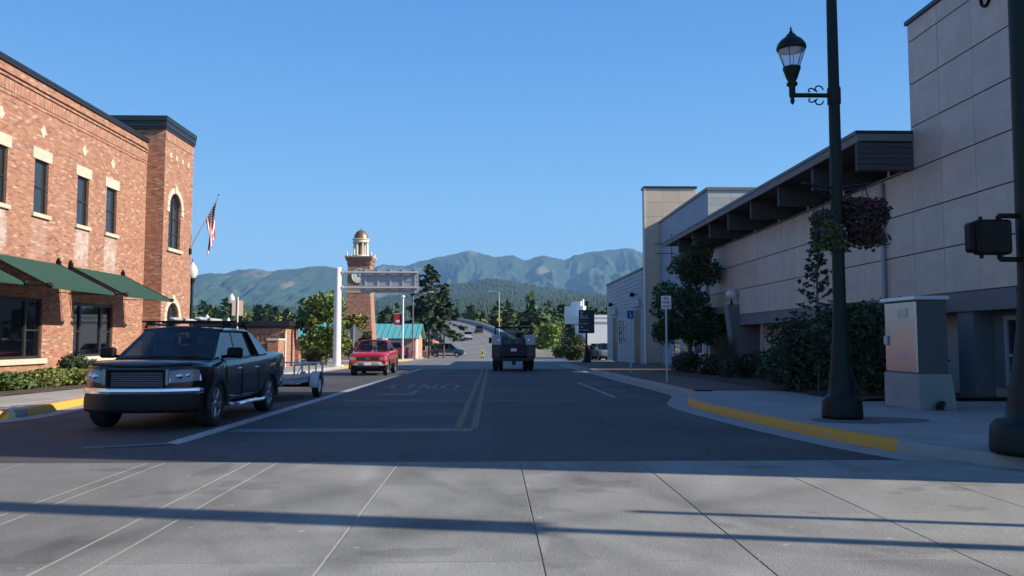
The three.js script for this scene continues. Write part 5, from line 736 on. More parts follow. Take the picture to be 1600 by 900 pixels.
// ---- utility service truck, seen from behind
{
  const d0 = 45.2, o = thing('service_truck', 'work truck with white side tool boxes and black ladder rack', 'truck', 1.17, roadY(d0), d0, Math.PI); const wp = M(.42, .44, .48, .5), bk = M(.018, .018, .02, .6), gr = M(.05, .05, .053, .6);
  mesh('chassis', [bx(-.45, .45, .55, .75, -1.9, 3.2)], Mat.rubber, o);
  for (const s of [1, -1]) {
    const b = mesh('tool_box', [rbx(s * .68, s * 1.19, 1.42, 1.98, -1.75, 1.1, .03, 2)], wp, o); mesh('box_door', rbx(s * .73, s * 1.14, 1.47, 1.93, -1.775, -1.745, .01, 1), wp, b); mesh('latch', rbx(s * .78, s * .84, 1.66, 1.74, -1.79, -1.77, .005, 1), Mat.chrome, b);
    mesh('lower_box', rbx(s * .70, s * 1.19, .72, 1.415, -1.74, -.75, .03, 2), gr, o); mesh('lower_box', rbx(s * .70, s * 1.19, .72, 1.415, .45, 1.1, .03, 2), gr, o);
    wheel(o, s * .98, -.2, .42, .26, s, 6, .55, Mat.greyMetal); wheel(o, s * .68, -.2, .42, .24, s, 6, .55, Mat.greyMetal); wheel(o, s * .92, 3.0, .42, .26, s, 6, .55, Mat.greyMetal);
    mesh('mud_flap', bx(s * .58, s * 1.14, .18, .72, -.80, -.78), Mat.rubber, o);
    mesh('tail_light', rbx(s * .94 - .12, s * .94 + .12, .84, .95, -1.78, -1.74, .01, 1), Mat.redLens, o);
    const m = mesh('side_mirror', [rod([s * .95, 1.75, 2.35], [s * 1.28, 1.72, 2.35], .02), rbx(s * 1.2, s * 1.36, 1.5, 1.85, 2.30, 2.37, .03, 2)], Mat.blackPaint, o);
  }
  mesh('bed_floor', [bx(-.68, .68, .9, .98, -1.72, 1.1)], gr, o);
  mesh('tailgate', [rbx(-.67, .67, .82, 1.5, -1.76, -1.70, .02, 1), rbx(-.6, .6, 1.0, 1.06, -1.78, -1.755, .01, 1), rbx(-.6, .6, 1.34, 1.40, -1.78, -1.755, .01, 1)], bk, o);
  mesh('step_bumper', [rbx(-1.1, 1.1, .56, .72, -1.95, -1.70, .03, 1), bx(-.10, .10, .36, .56, -1.95, -1.75)], bk, o);
  mesh('licence_plate', [rbx(-.16, .16, 1.08, 1.24, -1.775, -1.762, .004, 1)], Mat.white, o);
  mesh('cargo', [rbx(-.55, .1, .98, 1.78, -.6, .9, .05, 1), rbx(.12, .6, .98, 1.62, -1.2, .6, .05, 1)], M(.11, .12, .15, .7), o);
  mesh('traffic_cone', [cyl(-.2, 1.0, 1.75, -1.2, .16, .03, 14)], M(.55, .09, .02, .6), o);
  mesh('cab', [toCreasedNormals(loftBody([[3.95, .6, 1.25, .85, .76, .01], [3.8, .55, 1.36, .98, .86, .03], [2.6, .55, 1.48, 1.0, .9, .04], [2.5, .55, 1.5, 1.0, .92, 0], [1.25, .55, 1.5, 1.0, .93, 0], [1.2, .6, 1.49, .99, .92, 0]]), .5)], wp, o);
  cabin(o, { wb: [2.55, 1.49], wt: [1.95, 2.16], rt: [1.32, 2.17], rb: [1.24, 1.5], hb: .91, hr: .74, pill: [{ b: 2.5, r: 1.92, w: .1 }, { b: 1.32, r: 1.36, w: .14 }] }, wp, Mat.carGlass, Mat.carGlass);
  seats(o, 1.5, 1.75, null, .9);
  mesh('light_bar', [rbx(-.35, .35, 2.19, 2.30, 1.5, 1.66, .03, 2)], M(.35, .09, .03, .3), o);
  const rk = mesh('ladder_rack', [bx(-1.02, 1.02, 2.36, 2.41, 1.1, 1.15), bx(-1.02, 1.02, 2.36, 2.41, -1.6, -1.55), bx(-1.02, -.97, 2.36, 2.41, -1.55, 1.1), bx(.97, 1.02, 2.36, 2.41, -1.55, 1.1)], Mat.blackPaint, o);
  for (const x of [-1, .995]) for (const z of [1.12, -1.58]) mesh('rack_post', bx(x - .03, x + .03, 1.98, 2.36, z - .03, z + .03), Mat.blackPaint, rk);
  for (const [x, z] of [[.95, -1.58], [.82, -1.58]]) mesh('rack_stop', bx(x - .03, x + .03, 2.41, 2.62, z - .03, z + .03), Mat.blackPaint, rk);
  mesh('ladder', [rod([-.5, 2.45, -1.9], [-.5, 2.45, 2.0], .03), rod([-.86, 2.45, -1.9], [-.86, 2.45, 2.0], .03), ...Array.from({ length: 10 }, (_, i) => rod([-.5, 2.45, -1.7 + i * .38], [-.86, 2.45, -1.7 + i * .38], .015, 6))], M(.3, .3, .31, .5), o);
  mesh('equipment_box', [rbx(-.95, -.35, 2.5, 2.72, -1.4, -.2, .03, 1)], Mat.darkGreen, o);
}
console.log('vehicles done');
// ================================================================ street furniture
const walkY = (d) => roadY(d) + .152;
function scroll(x, y, z, sx, sy, k = 1) { const p = []; for (let i = 0; i <= 22; i++) { const t = i / 22, a = t * 4.4, r = .085 * (1 - t * .72) * k; p.push([x + sx * (.10 * k - r * Math.cos(a) * 1), y + sy * (r * Math.sin(a) + .05 * k), z]); } return tube(p, .012, 44, 5); }
const bigBase = (s = 1) => [[0, 0], [.30 * s, 0], [.31 * s, .06], [.30 * s, .28], [.27 * s, .34], [.205 * s, .37], [.195 * s, .5], [.15 * s, .95], [.118 * s, 1.35], [.105 * s, 1.7], [.112 * s, 1.74], [.10 * s, 1.8], [.095 * s, 3.2], [.085 * s, 6.0], [.07 * s, 9.2], [0, 9.2]];
{   // tall green lamp post on the near right corner, its lantern on a side arm
  const L = thing('street_lamp', 'tall dark green street lamp with glass lantern on a scrolled side arm', 'street lamp', 5.53, walkY(12.6), 12.6), y = (w) => w - walkY(12.6);
  mesh('pole', lathe(bigBase(), 0, 0, 0, 24), Mat.darkGreen, L);
  mesh('arm', [rod([-.04, y(5.30), 0], [-.66, y(5.30), 0], .036, 10), cyl(0, y(5.16), y(5.42), 0, .105, .105, 16)], Mat.darkGreen, L);
  mesh('scrollwork', [scroll(-.16, y(5.34), 0, -1, 1), scroll(-.30, y(5.34), 0, -1, .8, .8), scroll(-.16, y(5.26), 0, -1, -1), scroll(-.30, y(5.26), 0, -1, -.8, .8)], Mat.darkGreen, L);
  const lx = -.68, lan = mesh('lantern', [lathe([[0, 0], [.02, .02], [.04, .07], [.025, .1], [.05, .14], [.05, .3], [.085, .32], [.085, .36], [.06, .38], [.09, .44], [.115, .52], [.14, .59], [.14, .62], [.11, .63], [0, .63]], lx, y(5.14), 0, 16), lathe([[.17, 0], [.225, .01], [.235, .05], [.225, .1], [.19, .15], [.155, .19], [.10, .225], [.07, .27], [.03, .30], [.032, .32], [.012, .34], [.02, .365], [.008, .39], [0, .43]], lx, y(6.03), 0, 16)], Mat.darkGreen, L);
  mesh('glass', lathe([[.115, 0], [.16, .1], [.20, .22], [.215, .28]], lx, y(5.755), 0, 16), M(.86, .88, .95, .15, { transmission: .72, thickness: 0 }), lan);
  const ribs = []; for (let k = 0; k < 6; k++) { const a = k * Math.PI / 3; ribs.push(rod([lx + .12 * Math.cos(a), y(5.755), .12 * Math.sin(a)], [lx + .217 * Math.cos(a), y(6.04), .217 * Math.sin(a)], .007, 5)); } mesh('lantern_ribs', ribs, Mat.darkGreen, lan);
  mesh('lamp_reflector', [lathe([[.0, .0], [.06, .02], [.15, .1], [.19, .12]], lx, y(5.96), 0, 14)], M(.5, .5, .52, .4), lan);
  for (const s of [1, -1]) mesh('basket_bracket', [rod([0, y(3.78), 0], [s * .55, y(3.86), 0], .02, 8), rod([0, y(3.55), 0], [s * .4, y(3.82), 0], .015, 8)], Mat.darkGreen, L);
}
function signalPole(name, label, x, d, s, hgt) {
  const P = thing(name, label, 'signal pole', x, d < 6.5 ? .16 : walkY(d), d), pr = bigBase(s).map(([r, y]) => [r, y > 1.8 ? 1.8 + (y - 1.8) * (hgt - 1.8) / 7.4 : y]);
  mesh('pole', lathe(pr, 0, 0, 0, 24), Mat.darkGreen, P); return P;
}
{
  const P = signalPole('signal_pole', 'dark green signal pole carrying a black pedestrian signal at the corner', 5.80, 8.4, 1.55, 9.5), y = (w) => w - walkY(8.4);
  mesh('bracket', [rod([0, y(2.68), 0], [-.36, y(2.68), 0], .028, 8), rod([0, y(2.21), 0], [-.36, y(2.21), 0], .028, 8), rod([-.36, y(2.68), 0], [-.36, y(2.62), 0], .03, 8), rod([-.36, y(2.21), 0], [-.36, y(2.28), 0], .03, 8)], Mat.blackPaint, P);
  const h = mesh('pedestrian_signal', [rbx(-.62, -.24, y(2.26), y(2.64), -.10, .06, .045, 3), rbx(-.66, -.40, y(2.29), y(2.62), -.16, .0, .04, 3)], Mat.blackPaint, P); mesh('visor', [rbx(-.60, -.27, y(2.30), y(2.60), -.20, -.09, .03, 2)], Mat.blackPaint, h); mesh('hinge', [cyl(-.56, y(2.63), y(2.67), .0, .02), cyl(-.56, y(2.22), y(2.27), 0, .02)], Mat.blackPaint, h);
  // unseen island and banner, added for poles guessed from the thin crossing shadows
  const I = structure('added_island', rbx(8.6, 10.6, -.05, .15, -2.9, -5.4, .12, 2), Mat.concrete);
  const A = signalPole('shadow_pole', 'unseen dark green pole on the added island, its long banner added to widen the shadow', 9.5, 4.0, .8, 9.6); mesh('banner', bx(-.02, .02, 4.5, 9.1, -.2, .16), M(.25, .06, .06, .85), A); mesh('banner_arm', [rod([0, 9.12, -.24], [0, 9.12, .2], .015), rod([0, 4.48, -.24], [0, 4.48, .2], .015)], Mat.blackPaint, A);
  const Bp = thing('shadow_post', 'unseen thin post with push button on the added island, placed to cast a shadow', 'post', 9.5, .16, 4.72); mesh('post', cyl(0, 0, 4.1, 0, .06, .05, 12), Mat.darkGreen, Bp); mesh('button_box', rbx(-.06, .06, 1.0, 1.2, .05, .12, .02, 1), M(.5, .35, .03, .5), Bp);
}
{   // stainless signal control cabinet on a concrete plinth
  const C = thing('control_cabinet', 'stainless steel control cabinet on a concrete plinth beside the shrubs', 'cabinet', 7.66, walkY(14.3), 14.25), st = M(.50, .50, .50, .24, { metalness: .9 }), dk = M(.085, .087, .092, .45);
  const pl = slabShape([[0, 0], [.70, 0], [.60, .64], [0, .64]], [], -1.28, 0, .012); mesh('plinth', pl, Mat.concrete, C);
  mesh('case', [bx(.035, .56, .64, 1.98, -1.2, -.03)], dk, C);
  const dr = mesh('door', rbx(.0, .034, .66, 1.96, -1.19, -.04, .012, 2), st, C);
  mesh('handle', rbx(-.05, .0, 1.16, 1.34, -1.16, -1.06, .015, 1), Mat.galv, dr); mesh('police_panel', rbx(-.014, .0, 1.68, 1.84, -.66, -.34, .006, 1), Mat.steel, dr); mesh('hinge', [cyl(-.006, .75, 1.85, -.05, .012, .012, 8)], st, dr);
  mesh('louvre', [...Array.from({ length: 4 }, (_, i) => rbx(-.012, .0, .92 + i * .03, .94 + i * .03, -.8, -.4, .004, 1))], st, dr);
  mesh('top_cap', [rbx(-.06, .60, 1.98, 2.055, -1.26, .02, .015, 1)], M(.62, .66, .70, .35, { metalness: .5 }), C);
}
// ---- signs on posts
function board(parent, name, w, h, y, z, mat, r = .03) { const s = new THREE.Shape(); s.moveTo(-w / 2 + r, -h / 2); s.lineTo(w / 2 - r, -h / 2); s.quadraticCurveTo(w / 2, -h / 2, w / 2, -h / 2 + r); s.lineTo(w / 2, h / 2 - r); s.quadraticCurveTo(w / 2, h / 2, w / 2 - r, h / 2); s.lineTo(-w / 2 + r, h / 2); s.quadraticCurveTo(-w / 2, h / 2, -w / 2, h / 2 - r); s.lineTo(-w / 2, -h / 2 + r); s.quadraticCurveTo(-w / 2, -h / 2, -w / 2 + r, -h / 2); const g = new THREE.ExtrudeGeometry(s, { depth: .006, bevelEnabled: false, curveSegments: 4 }); g.translate(0, y, z); return mesh(name, g, mat, parent); }
{
  const S = thing('parking_sign', 'white sign with red lettering on a thin post by the kerb', 'sign', 5.68, walkY(26), 26), y = (w) => w - walkY(26);
  mesh('post', bx(-.028, .028, 0, y(2.75), -.02, .02), Mat.galv, S); const b = board(S, 'sign_board', .33, .43, y(2.57), .024, M(.78, .78, .78, .5));
  const R = M(.45, .02, .03, .5); [['NO', .09, .15, y(2.70)], ['PARK', .085, .24, y(2.57)], ['HERE', .085, .25, y(2.44)]].forEach(([t, s, f, yy]) => { const g = textG(t, s, .002, f); g.translate(0, yy, .031); mesh('lettering', g, R, b); });
  const P = thing('parking_sign', 'small blue accessible parking sign on a thin post by the kerb', 'sign', 6.1, walkY(35.2), 35.2), yy = (w) => w - walkY(35.2); mesh('post', bx(-.028, .028, 0, yy(2.62), -.02, .02), Mat.galv, P); const q = board(P, 'sign_board', .28, .36, yy(2.46), .024, M(.01, .04, .22, .5)); const ring = new THREE.RingGeometry(.045, .062, 20, 1, -2.6, 4.2); ring.translate(0, yy(2.40), .032); const hd = new THREE.CircleGeometry(.02, 12); hd.translate(-.02, yy(2.56), .032); mesh('symbol', [ring, hd, bx(-.028, -.008, yy(2.44), yy(2.54), .031, .033), bx(-.02, .05, yy(2.43), yy(2.45), .031, .033)], Mat.white, q);
}
{   // green guide sign on an ornamental post
  const S = thing('guide_sign', 'dark green guide sign with white lines of lettering on an ornamental post', 'sign', 7.2, walkY(61), 61), y = (w) => w - walkY(61);
  mesh('post', [lathe([[0, 0], [.34, 0], [.34, .1], [.26, .2], [.24, .4], [.15, .55], [.09, .9], [.075, 1.2], [.075, 3.9], [0, 3.9]], 0, 0, 0, 16), lathe([[0, 0], [.09, .04], [.05, .1], [0, .2]], 0, 3.95, 0, 10)], Mat.darkGreen, S);
  const b = board(S, 'sign_board', 1.2, 1.78, y(2.74), .09, M(.01, .035, .028, .5), .08); const W = M(.55, .56, .55, .5), Rr = M(.35, .05, .05, .5);
  const arrow = new THREE.ShapeGeometry(shapeOf([[-.05, -.1], [.05, -.1], [.05, .02], [.11, .02], [0, .13], [-.11, .02], [-.05, .02]])); arrow.translate(-.38, y(3.40), .1); mesh('arrow', arrow, W, b);
  const r = rng(4); [3.18, 3.02, 2.80, 2.58, 2.10].forEach((h, k) => { let x = -.5; const gs = []; while (x < .42) { const l = .06 + .12 * r(); gs.push(bx(x, Math.min(.5, x + l), y(h) - .035, y(h) + .035, .097, .1)); x += l + .03 + (r() < .3 ? .06 : 0); if (k === 1 && x > .1) break; } mesh('lettering', gs.slice(0, 4), k === 2 ? Rr : W, b).userData = { kind: 'stuff' }; });
  const ar2 = new THREE.ShapeGeometry(shapeOf([[-.1, -.03], [.02, -.03], [.02, -.09], [.13, 0], [.02, .09], [.02, .03], [-.1, .03]])); ar2.translate(-.38, y(2.32), .1); mesh('arrow', ar2, W, b);
}
{   // overhead sign gantry seen from behind
  const G = thing('sign_gantry', 'white cantilever gantry holding the back of an overhead road sign', 'gantry', -9.42, walkY(49), 49), y = (w) => w - walkY(49);
  mesh('post', [cyl(0, 0, y(5.72), 0, .24, .2, 20), cyl(0, 0, .05, 0, .42, .42, 16), lathe([[.2, 0], [.2, .03], [0, .06]], 0, y(5.72), 0, 16)], Mat.whitePost, G);
  for (const h of [5.45, 4.52]) mesh('arm', [rod([.1, y(h), 0], [4.85, y(h), 0], .085, 12), rod([.15, y(h), 0], [.32, y(h), 0], .14, 12)], Mat.galv, G);
  const face = mesh('sign_panel', [bx(1.35, 4.9, y(4.22), y(5.66), -.16, -.135)], M(.40, .41, .43, .5, { metalness: .35 }), G);
  for (let k = 0; k < 5; k++) mesh('hanger', bx(1.62 + k * .76, 1.69 + k * .76, y(4.18), y(5.72), -.13, -.088), Mat.galv, G);
  for (let k = 0; k < 5; k++) mesh('panel_rib', bx(1.36, 4.89, y(4.36) + k * .28, y(4.40) + k * .28, -.134, -.11), M(.33, .34, .36, .5, { metalness: .3 }), face);
}
{   // backs of small signs
  const D = thing('warning_sign', 'grey back of a diamond warning sign on a post beside the gantry', 'sign', -9.62, walkY(56), 56), h = 2.05; const g = new THREE.BoxGeometry(.92, .92, .01); g.rotateZ(Math.PI / 4); g.translate(0, h, 0); mesh('sign_board', g, M(.30, .30, .31, .5, { metalness: .3 }), D); mesh('post', bx(-.035, .035, 0, 2.6, .008, .05), Mat.galv, D);
  const S = thing('street_sign', 'tall narrow sign seen nearly edge on above the pickup roof', 'sign', -14.2, walkY(45), 45); mesh('post', rod([0, 0, 0], [0, 3.95, 0], .04), M(.6, .6, .55, .6), S); const p = bx(-.30, .30, 2.9, 3.75, -.03, -.02); p.rotateY(.35); mesh('sign_board', p, M(.40, .33, .25, .6), S); const e = bx(-.31, -.06, 2.9, 3.75, -.045, -.031); e.rotateY(.35); mesh('red_panel', e, M(.42, .16, .11, .6), S);
  const K = thing('crossing_marker', 'yellow green pedestrian crossing marker standing on the centre line', 'sign', -1.25, roadY(104), 103.5); mesh('base', rbx(-.22, .22, 0, .08, -.22, .22, .03, 1), Mat.rubber, K); mesh('sign_board', rbx(-.17, .17, .1, 1.0, -.02, .02, .02, 1), M(.55, .62, .03, .5), K); mesh('figure', bx(-.07, .07, .45, .8, .021, .024), Mat.blackPaint, K);
}
// ---- acorn lamps along the left pavement
{
  const L = thing('acorn_lamp', 'dark post lamp with white acorn globe beside the corner tower', 'street lamp', -14.15, walkY(38), 38, 0, 'white globed post lamps');
  mesh('post', lathe([[0, 0], [.22, 0], [.22, .12], [.16, .2], [.15, .6], [.09, .75], [.075, 1.0], [.06, 4.1], [.1, 4.16], [.12, 4.26], [.16, 4.36], [.13, 4.40], [0, 4.40]], 0, 0, 0, 16), Mat.darkGreen, L);
  mesh('globe', lathe([[.13, 0], [.2, .1], [.245, .25], [.23, .42], [.16, .58], [.08, .66], [.05, .74], [0, .76]], 0, 4.40, 0, 16), Mat.globe, L); mesh('finial', cyl(0, 5.14, 5.34, 0, .025, .008, 6), Mat.darkGreen, L);
  copyOf(L, 'white globed post lamp above the black cap of the brick pavilion', -19.4, walkY(60) - .0, 60);
  copyOf(L, 'white globed post lamp between the pavilion and the gantry post', -17.75, walkY(80), 80);
  copyOf(L, 'small far white globed lamp above the pickup windshield', -31.4, -1.0, 89);
  copyOf(L, 'small far white globed lamp beside the post lamp above the pavilion', -33, -1.0, 101);
}
// ---- poles along the left side further on
{
  const B = thing('banner_lamp_post', 'white lamp post with red banner beyond the red pickup', 'street lamp', -8.0, walkY(74), 72, 0); mesh('pole', rod([0, 0, 0], [0, 5.6, 0], .07, 10), Mat.whitePost, B); mesh('banner', bx(-.80, -.1, 3.15, 4.15, -.01, .01), M(.42, .02, .02, .8), B); mesh('banner_arm', [rod([0, 4.18, 0], [-.84, 4.18, 0], .018), rod([0, 3.12, 0], [-.84, 3.12, 0], .018)], Mat.whitePost, B); mesh('emblem', bx(-.62, -.3, 3.4, 3.6, .011, .014), Mat.white, B); mesh('globe', new THREE.SphereGeometry(.17, 16, 12).translate(0, 5.7, 0), Mat.globe, B); mesh('hanging_basket', new THREE.IcosahedronGeometry(.3, 1).translate(-.45, 4.95, 0), M(.03, .06, .02, .9), B); mesh('flower_arm', rod([0, 5.1, 0], [-.5, 5.25, 0], .015), Mat.whitePost, B);
  const C = thing('street_light', 'grey street light with long arm beside the tall conifer', 'street light', -7.9, walkY(80), 80); mesh('pole', rod([0, 0, 0], [0, 6.3, 0], .085, 10, .06), M(.12, .12, .12, .5), C); mesh('arm', [tube([[0, 5.9, 0], [.8, 6.35, 0], [1.75, 6.62, 0]], .035, 14, 6), tube([[0, 6.2, 0], [.9, 6.55, 0], [1.75, 6.68, 0]], .025, 14, 6)], Mat.galv, C); mesh('lamp_head', rbx(1.6, 2.05, 6.58, 6.72, -.1, .1, .05, 2), Mat.galv, C);
  const D = thing('street_light', 'slim street light standing beside the bridge ramp with yellow sign', 'street light', -1.2 + 2.6, roadY(164), 160); mesh('pole', rod([0, 0, 0], [0, 9.6, 0], .1, 10, .07), Mat.galv, D); mesh('arm', [tube([[0, 9.4, 0], [-.9, 9.75, 0], [-1.9, 9.8, 0]], .04, 12, 6)], Mat.galv, D); mesh('lamp_head', rbx(-2.3, -1.75, 9.73, 9.87, -.12, .12, .05, 2), Mat.galv, D); const yl = new THREE.BoxGeometry(.8, .8, .02); yl.rotateZ(Math.PI / 4); yl.translate(0, 4.1, .1); mesh('yellow_sign', yl, M(.6, .36, .02, .5), D);
  const bin = thing('litter_bin', 'dark purple litter bin on the far left pavement, beside its twin', 'bin', -9.3, walkY(82), 82, 0, 'litter bins on the far pavement'); mesh('bin_body', lathe([[0, 0], [.32, 0], [.36, .9], [.3, .95], [0, .95]], 0, 0, 0, 14), M(.06, .035, .075, .6), bin); mesh('bin_lid', lathe([[.38, .95], [.38, 1.02], [.2, 1.16], [0, 1.18]], 0, 0, 0, 14), M(.05, .03, .06, .6), bin);
  copyOf(bin, 'dark purple litter bin on the far left pavement, beside its twin', -8.75, walkY(83), 83.5);
  const U = thing('parasol', 'faded red and white parasol beside the cottage', 'parasol', -8.2, -1.0, 112); mesh('pole', rod([0, 0, 0], [0, 2.5, 0], .03), Mat.white, U); mesh('canopy', lathe([[1.15, 1.75], [.6, 2.15], [0, 2.4]], 0, 0, 0, 8), M(.45, .18, .16, .8), U);
}
// ---- flag on an angled pole at the tower corner
{
  const F = thing('wall_flagpole', 'slanting metal flagpole fixed to the corner of the brick tower', 'flagpole', -13.28, 5.25, 35.25), L = V(1.06, 2.40, -.35); mesh('pole', rod([-.02, 0, 0], [L.x, L.y, L.z], .03, 10, .018), Mat.steel, F); mesh('bracket', [rbx(-.02, .08, -.16, .1, -.08, .08, .02, 1)], Mat.blackPaint, F); mesh('finial', new THREE.SphereGeometry(.045, 12, 8).translate(L.x * 1.01, L.y * 1.012, L.z), Mat.steel, F); mesh('eagle', [lathe([[0, 0], [.03, .03], [.02, .1], [0, .13]], L.x * 1.03, L.y * 1.03, L.z, 8)], Mat.bronze, F);
  const flagMap = tex(304, 160, (u, v) => { const s = Math.floor((1 - v) * 13), redS = s % 2 === 0; if (u < .4 && v > 6 / 13) { const a = u / .4 * 11, b = (v - 6 / 13) / (7 / 13) * 9, ia = Math.floor(a), ib = Math.floor(b), on = (ia + ib) % 2 === 0, r = Math.hypot(a - ia - .5, (b - ib - .5)); return on && r < .32 ? [.6, .6, .62] : [.012, .018, .075]; } return redS ? [.36, .015, .025] : [.62, .60, .58]; }, null);
  const top = L.clone().multiplyScalar(.975), bot = L.clone().multiplyScalar(.58), g = gridG(40, 24, (u, v) => { const h = top.clone().lerp(bot, 1 - v), k = Math.min(1, u * 2.2), w = 1 - .80 * k; const x = lerp(h.x, top.x - .10 - .12 * (1 - v), k * .74) + .045 * Math.sin(v * 9 + u * 4) * k, y = h.y - u * 1.72 * (.93 - .05 * Math.sin(v * 5)) - .02 * k, z = h.z + .11 * Math.sin(v * 15 + u * 2.6) * k + .03 * Math.sin(u * 8); return [x, y, z]; });
  const uv = g.attributes.uv; const fl = mesh('flag', g, M(1, 1, 1, .85, { map: flagMap, side: THREE.DoubleSide }), null, true); fl.position.set(-13.28, 5.25, -35.25); tag(fl, 'limp stars and stripes flag hanging from the slanting flagpole', 'flag');
}
// globe lamp on the leaning pier
{ const L = thing('globe_lamp', 'white ball lamp on top of the leaning entrance pier', 'lamp', 10.22, 2.85, 33.9); mesh('stem', [cyl(0, 0, .22, 0, .05, .04, 10), cyl(0, 0, .03, 0, .1, .1, 12)], Mat.blackPaint, L); mesh('globe', new THREE.SphereGeometry(.23, 24, 16).translate(0, .44, 0), Mat.globe, L); }
// bridge parapets and guard rails
for (const s of [1, -1]) {
  const o = new THREE.Group(); o.name = numbered('bridge_parapet'); scene.add(o); tag(o, s > 0 ? 'pale concrete parapet along the outer side of the bridge ramp' : 'pale kerb wall along the inner side of the bridge ramp', 'parapet'); const d0 = s > 0 ? 150 : 128, n = 46;
  const g = (y0, y1, t0, t1) => { const sec = [[t0, y0], [t0, y1], [t1, y1], [t1, y0]]; return gridG(n, 4, (u, v) => { const d = lerp(d0, 380, u), k = Math.round(v * 4) % 4; return [roadX(d) + s * (HW - .1 + sec[k][0]), roadY(d) + sec[k][1], -d]; }); };
  mesh('wall', g(0, s > 0 ? .75 : .32, 0, .3), Mat.concrete, o); mesh('rail', g(s > 0 ? .95 : .82, s > 0 ? 1.08 : .95, .08, .2), Mat.galv, o);
  for (let d = d0; d < 380; d += 6) mesh('rail_post', bx(roadX(d) + s * (HW + .04) - .06, roadX(d) + s * (HW + .04) + .06, roadY(d) + .2, roadY(d) + 1.0, -d - .06, -d + .06), Mat.galv, o);
}
{ const w = thing('retaining_rail', 'dark curved railing above the pale ramp wall beside the conifer', 'railing', -11.5, 0, 126); const pts = [[0, 3.4, -14], [1.6, 2.9, -9], [3.0, 2.1, -4], [3.7, 1.1, 0]]; mesh('rail', tube(pts, .16, 24, 6), Mat.blackPaint, w); const P = new THREE.CatmullRomCurve3(pts.map((p) => V(...p))).getPoints(9); for (const p of P) mesh('rail_post', rod([p.x, -1.3, p.z], [p.x, p.y, p.z], .06), Mat.blackPaint, w); mesh('ramp_wall', gridG(20, 1, (u, v) => { const p = new THREE.CatmullRomCurve3(pts.map((q) => V(...q))).getPoint(u); return [p.x + .12, lerp(-1.3, p.y - .55, v), p.z]; }), M(.32, .25, .22, .9, { side: THREE.DoubleSide }), w); }
structure('parking_lot', gridG(4, 6, (u, v) => [lerp(12, 60, u), -1.085, -lerp(122, 300, v)]), Mat.sunlitAsphalt);
console.log('furniture done');
// ================================================================ plants
function leafGeo(list, seed, vary = .35) {       // list of [x, y, z, size, r, g, b, flat?] -> two-triangle leaves with colour
  const r = rng(seed), P = new Float32Array(list.length * 18), C = new Float32Array(list.length * 18), N = new Float32Array(list.length * 18), q = new THREE.Quaternion(), e = new THREE.Euler(), a = V(), n = V(); let k = 0;
  for (const [x, y, z, s, cr, cg, cb, droop = 0, long = 1.5] of list) {
    e.set((r() - .5) * 2.4 + droop, r() * 6.283, (r() - .5) * 2.4); q.setFromEuler(e); const t = 1 + vary * (r() - .5) * 2, w = s * .5, l = s * long * .5, cs = [[-w, 0, -l * .2], [0, 0, -l], [w, 0, -l * .2], [0, .12 * s, l]].map((c) => a.set(...c).applyQuaternion(q).clone()); n.set(0, -1, 0).applyQuaternion(q);
    for (const i of [0, 1, 2, 0, 2, 3]) { P[k] = x + cs[i].x; P[k + 1] = y + cs[i].y; P[k + 2] = z + cs[i].z; C[k] = cr * t; C[k + 1] = cg * t; C[k + 2] = cb * t; N[k] = n.x; N[k + 1] = n.y; N[k + 2] = n.z; k += 3; }
  }
  const g = new THREE.BufferGeometry(); g.setAttribute('position', new THREE.BufferAttribute(P, 3)); g.setAttribute('color', new THREE.BufferAttribute(C, 3)); g.setAttribute('normal', new THREE.BufferAttribute(N, 3)); g.setAttribute('uv', new THREE.BufferAttribute(new Float32Array(list.length * 12), 2)); return g;
}
Mat.leaf = M(1, 1, 1, .7, { vertexColors: true, side: THREE.DoubleSide, transmission: .28, thickness: 0 });
Mat.leafFar = M(1, 1, 1, .85, { vertexColors: true, side: THREE.DoubleSide });
const inBall = (r) => { let x, y, z; do { x = r() * 2 - 1; y = r() * 2 - 1; z = r() * 2 - 1; } while (x * x + y * y + z * z > 1); return [x, y, z]; };
function clumps(r, blobs, n, size, col, opts = {}) {       // leaves spread through blobs [x, y, z, rx, ry, rz], denser towards the outside
  const out = [], tot = blobs.reduce((a, b) => a + b[3] * b[4] * b[5], 0);
  for (const b of blobs) { const m = Math.round(n * b[3] * b[4] * b[5] / tot), tone = .75 + .5 * r(); for (let i = 0; i < m; i++) { let p = inBall(r), L = Math.hypot(...p) || 1, k = Math.pow(L, .7) / L * (1 + .3 * (r() - .5)); const c = typeof col === 'function' ? col(r) : col; out.push([b[0] + p[0] * k * b[3], b[1] + p[1] * k * b[4], b[2] + p[2] * k * b[5], size * (.45 + 1.1 * r() * r() + .2 * r()), c[0] * tone, c[1] * tone, c[2] * tone, opts.droop || 0, opts.long || 1.5]); } }
  return out;
}
function limbs(r, h, r0, crown, n) {        // trunk with a slight bend and limbs reaching into the crown blobs
  const gs = [tube([[0, -.1, 0], [.05 * h * (r() - .5), h * .3, .05 * h * (r() - .5)], [.08 * h * (r() - .5), h * .6, .06 * h * (r() - .5)], [.06 * h * (r() - .5), h * .92, 0]], r0 * .55, 14, 8), cyl(0, -.1, h * .35, 0, r0, r0 * .6, 9)];
  for (let i = 0; i < n; i++) { const b = crown[Math.floor(r() * crown.length)], y0 = h * (.28 + .5 * r()); gs.push(tube([[0, y0, 0], [b[0] * .5, lerp(y0, b[1], .6), b[2] * .5], [b[0], b[1], b[2]]], r0 * .22, 8, 5)); }
  return gs;
}
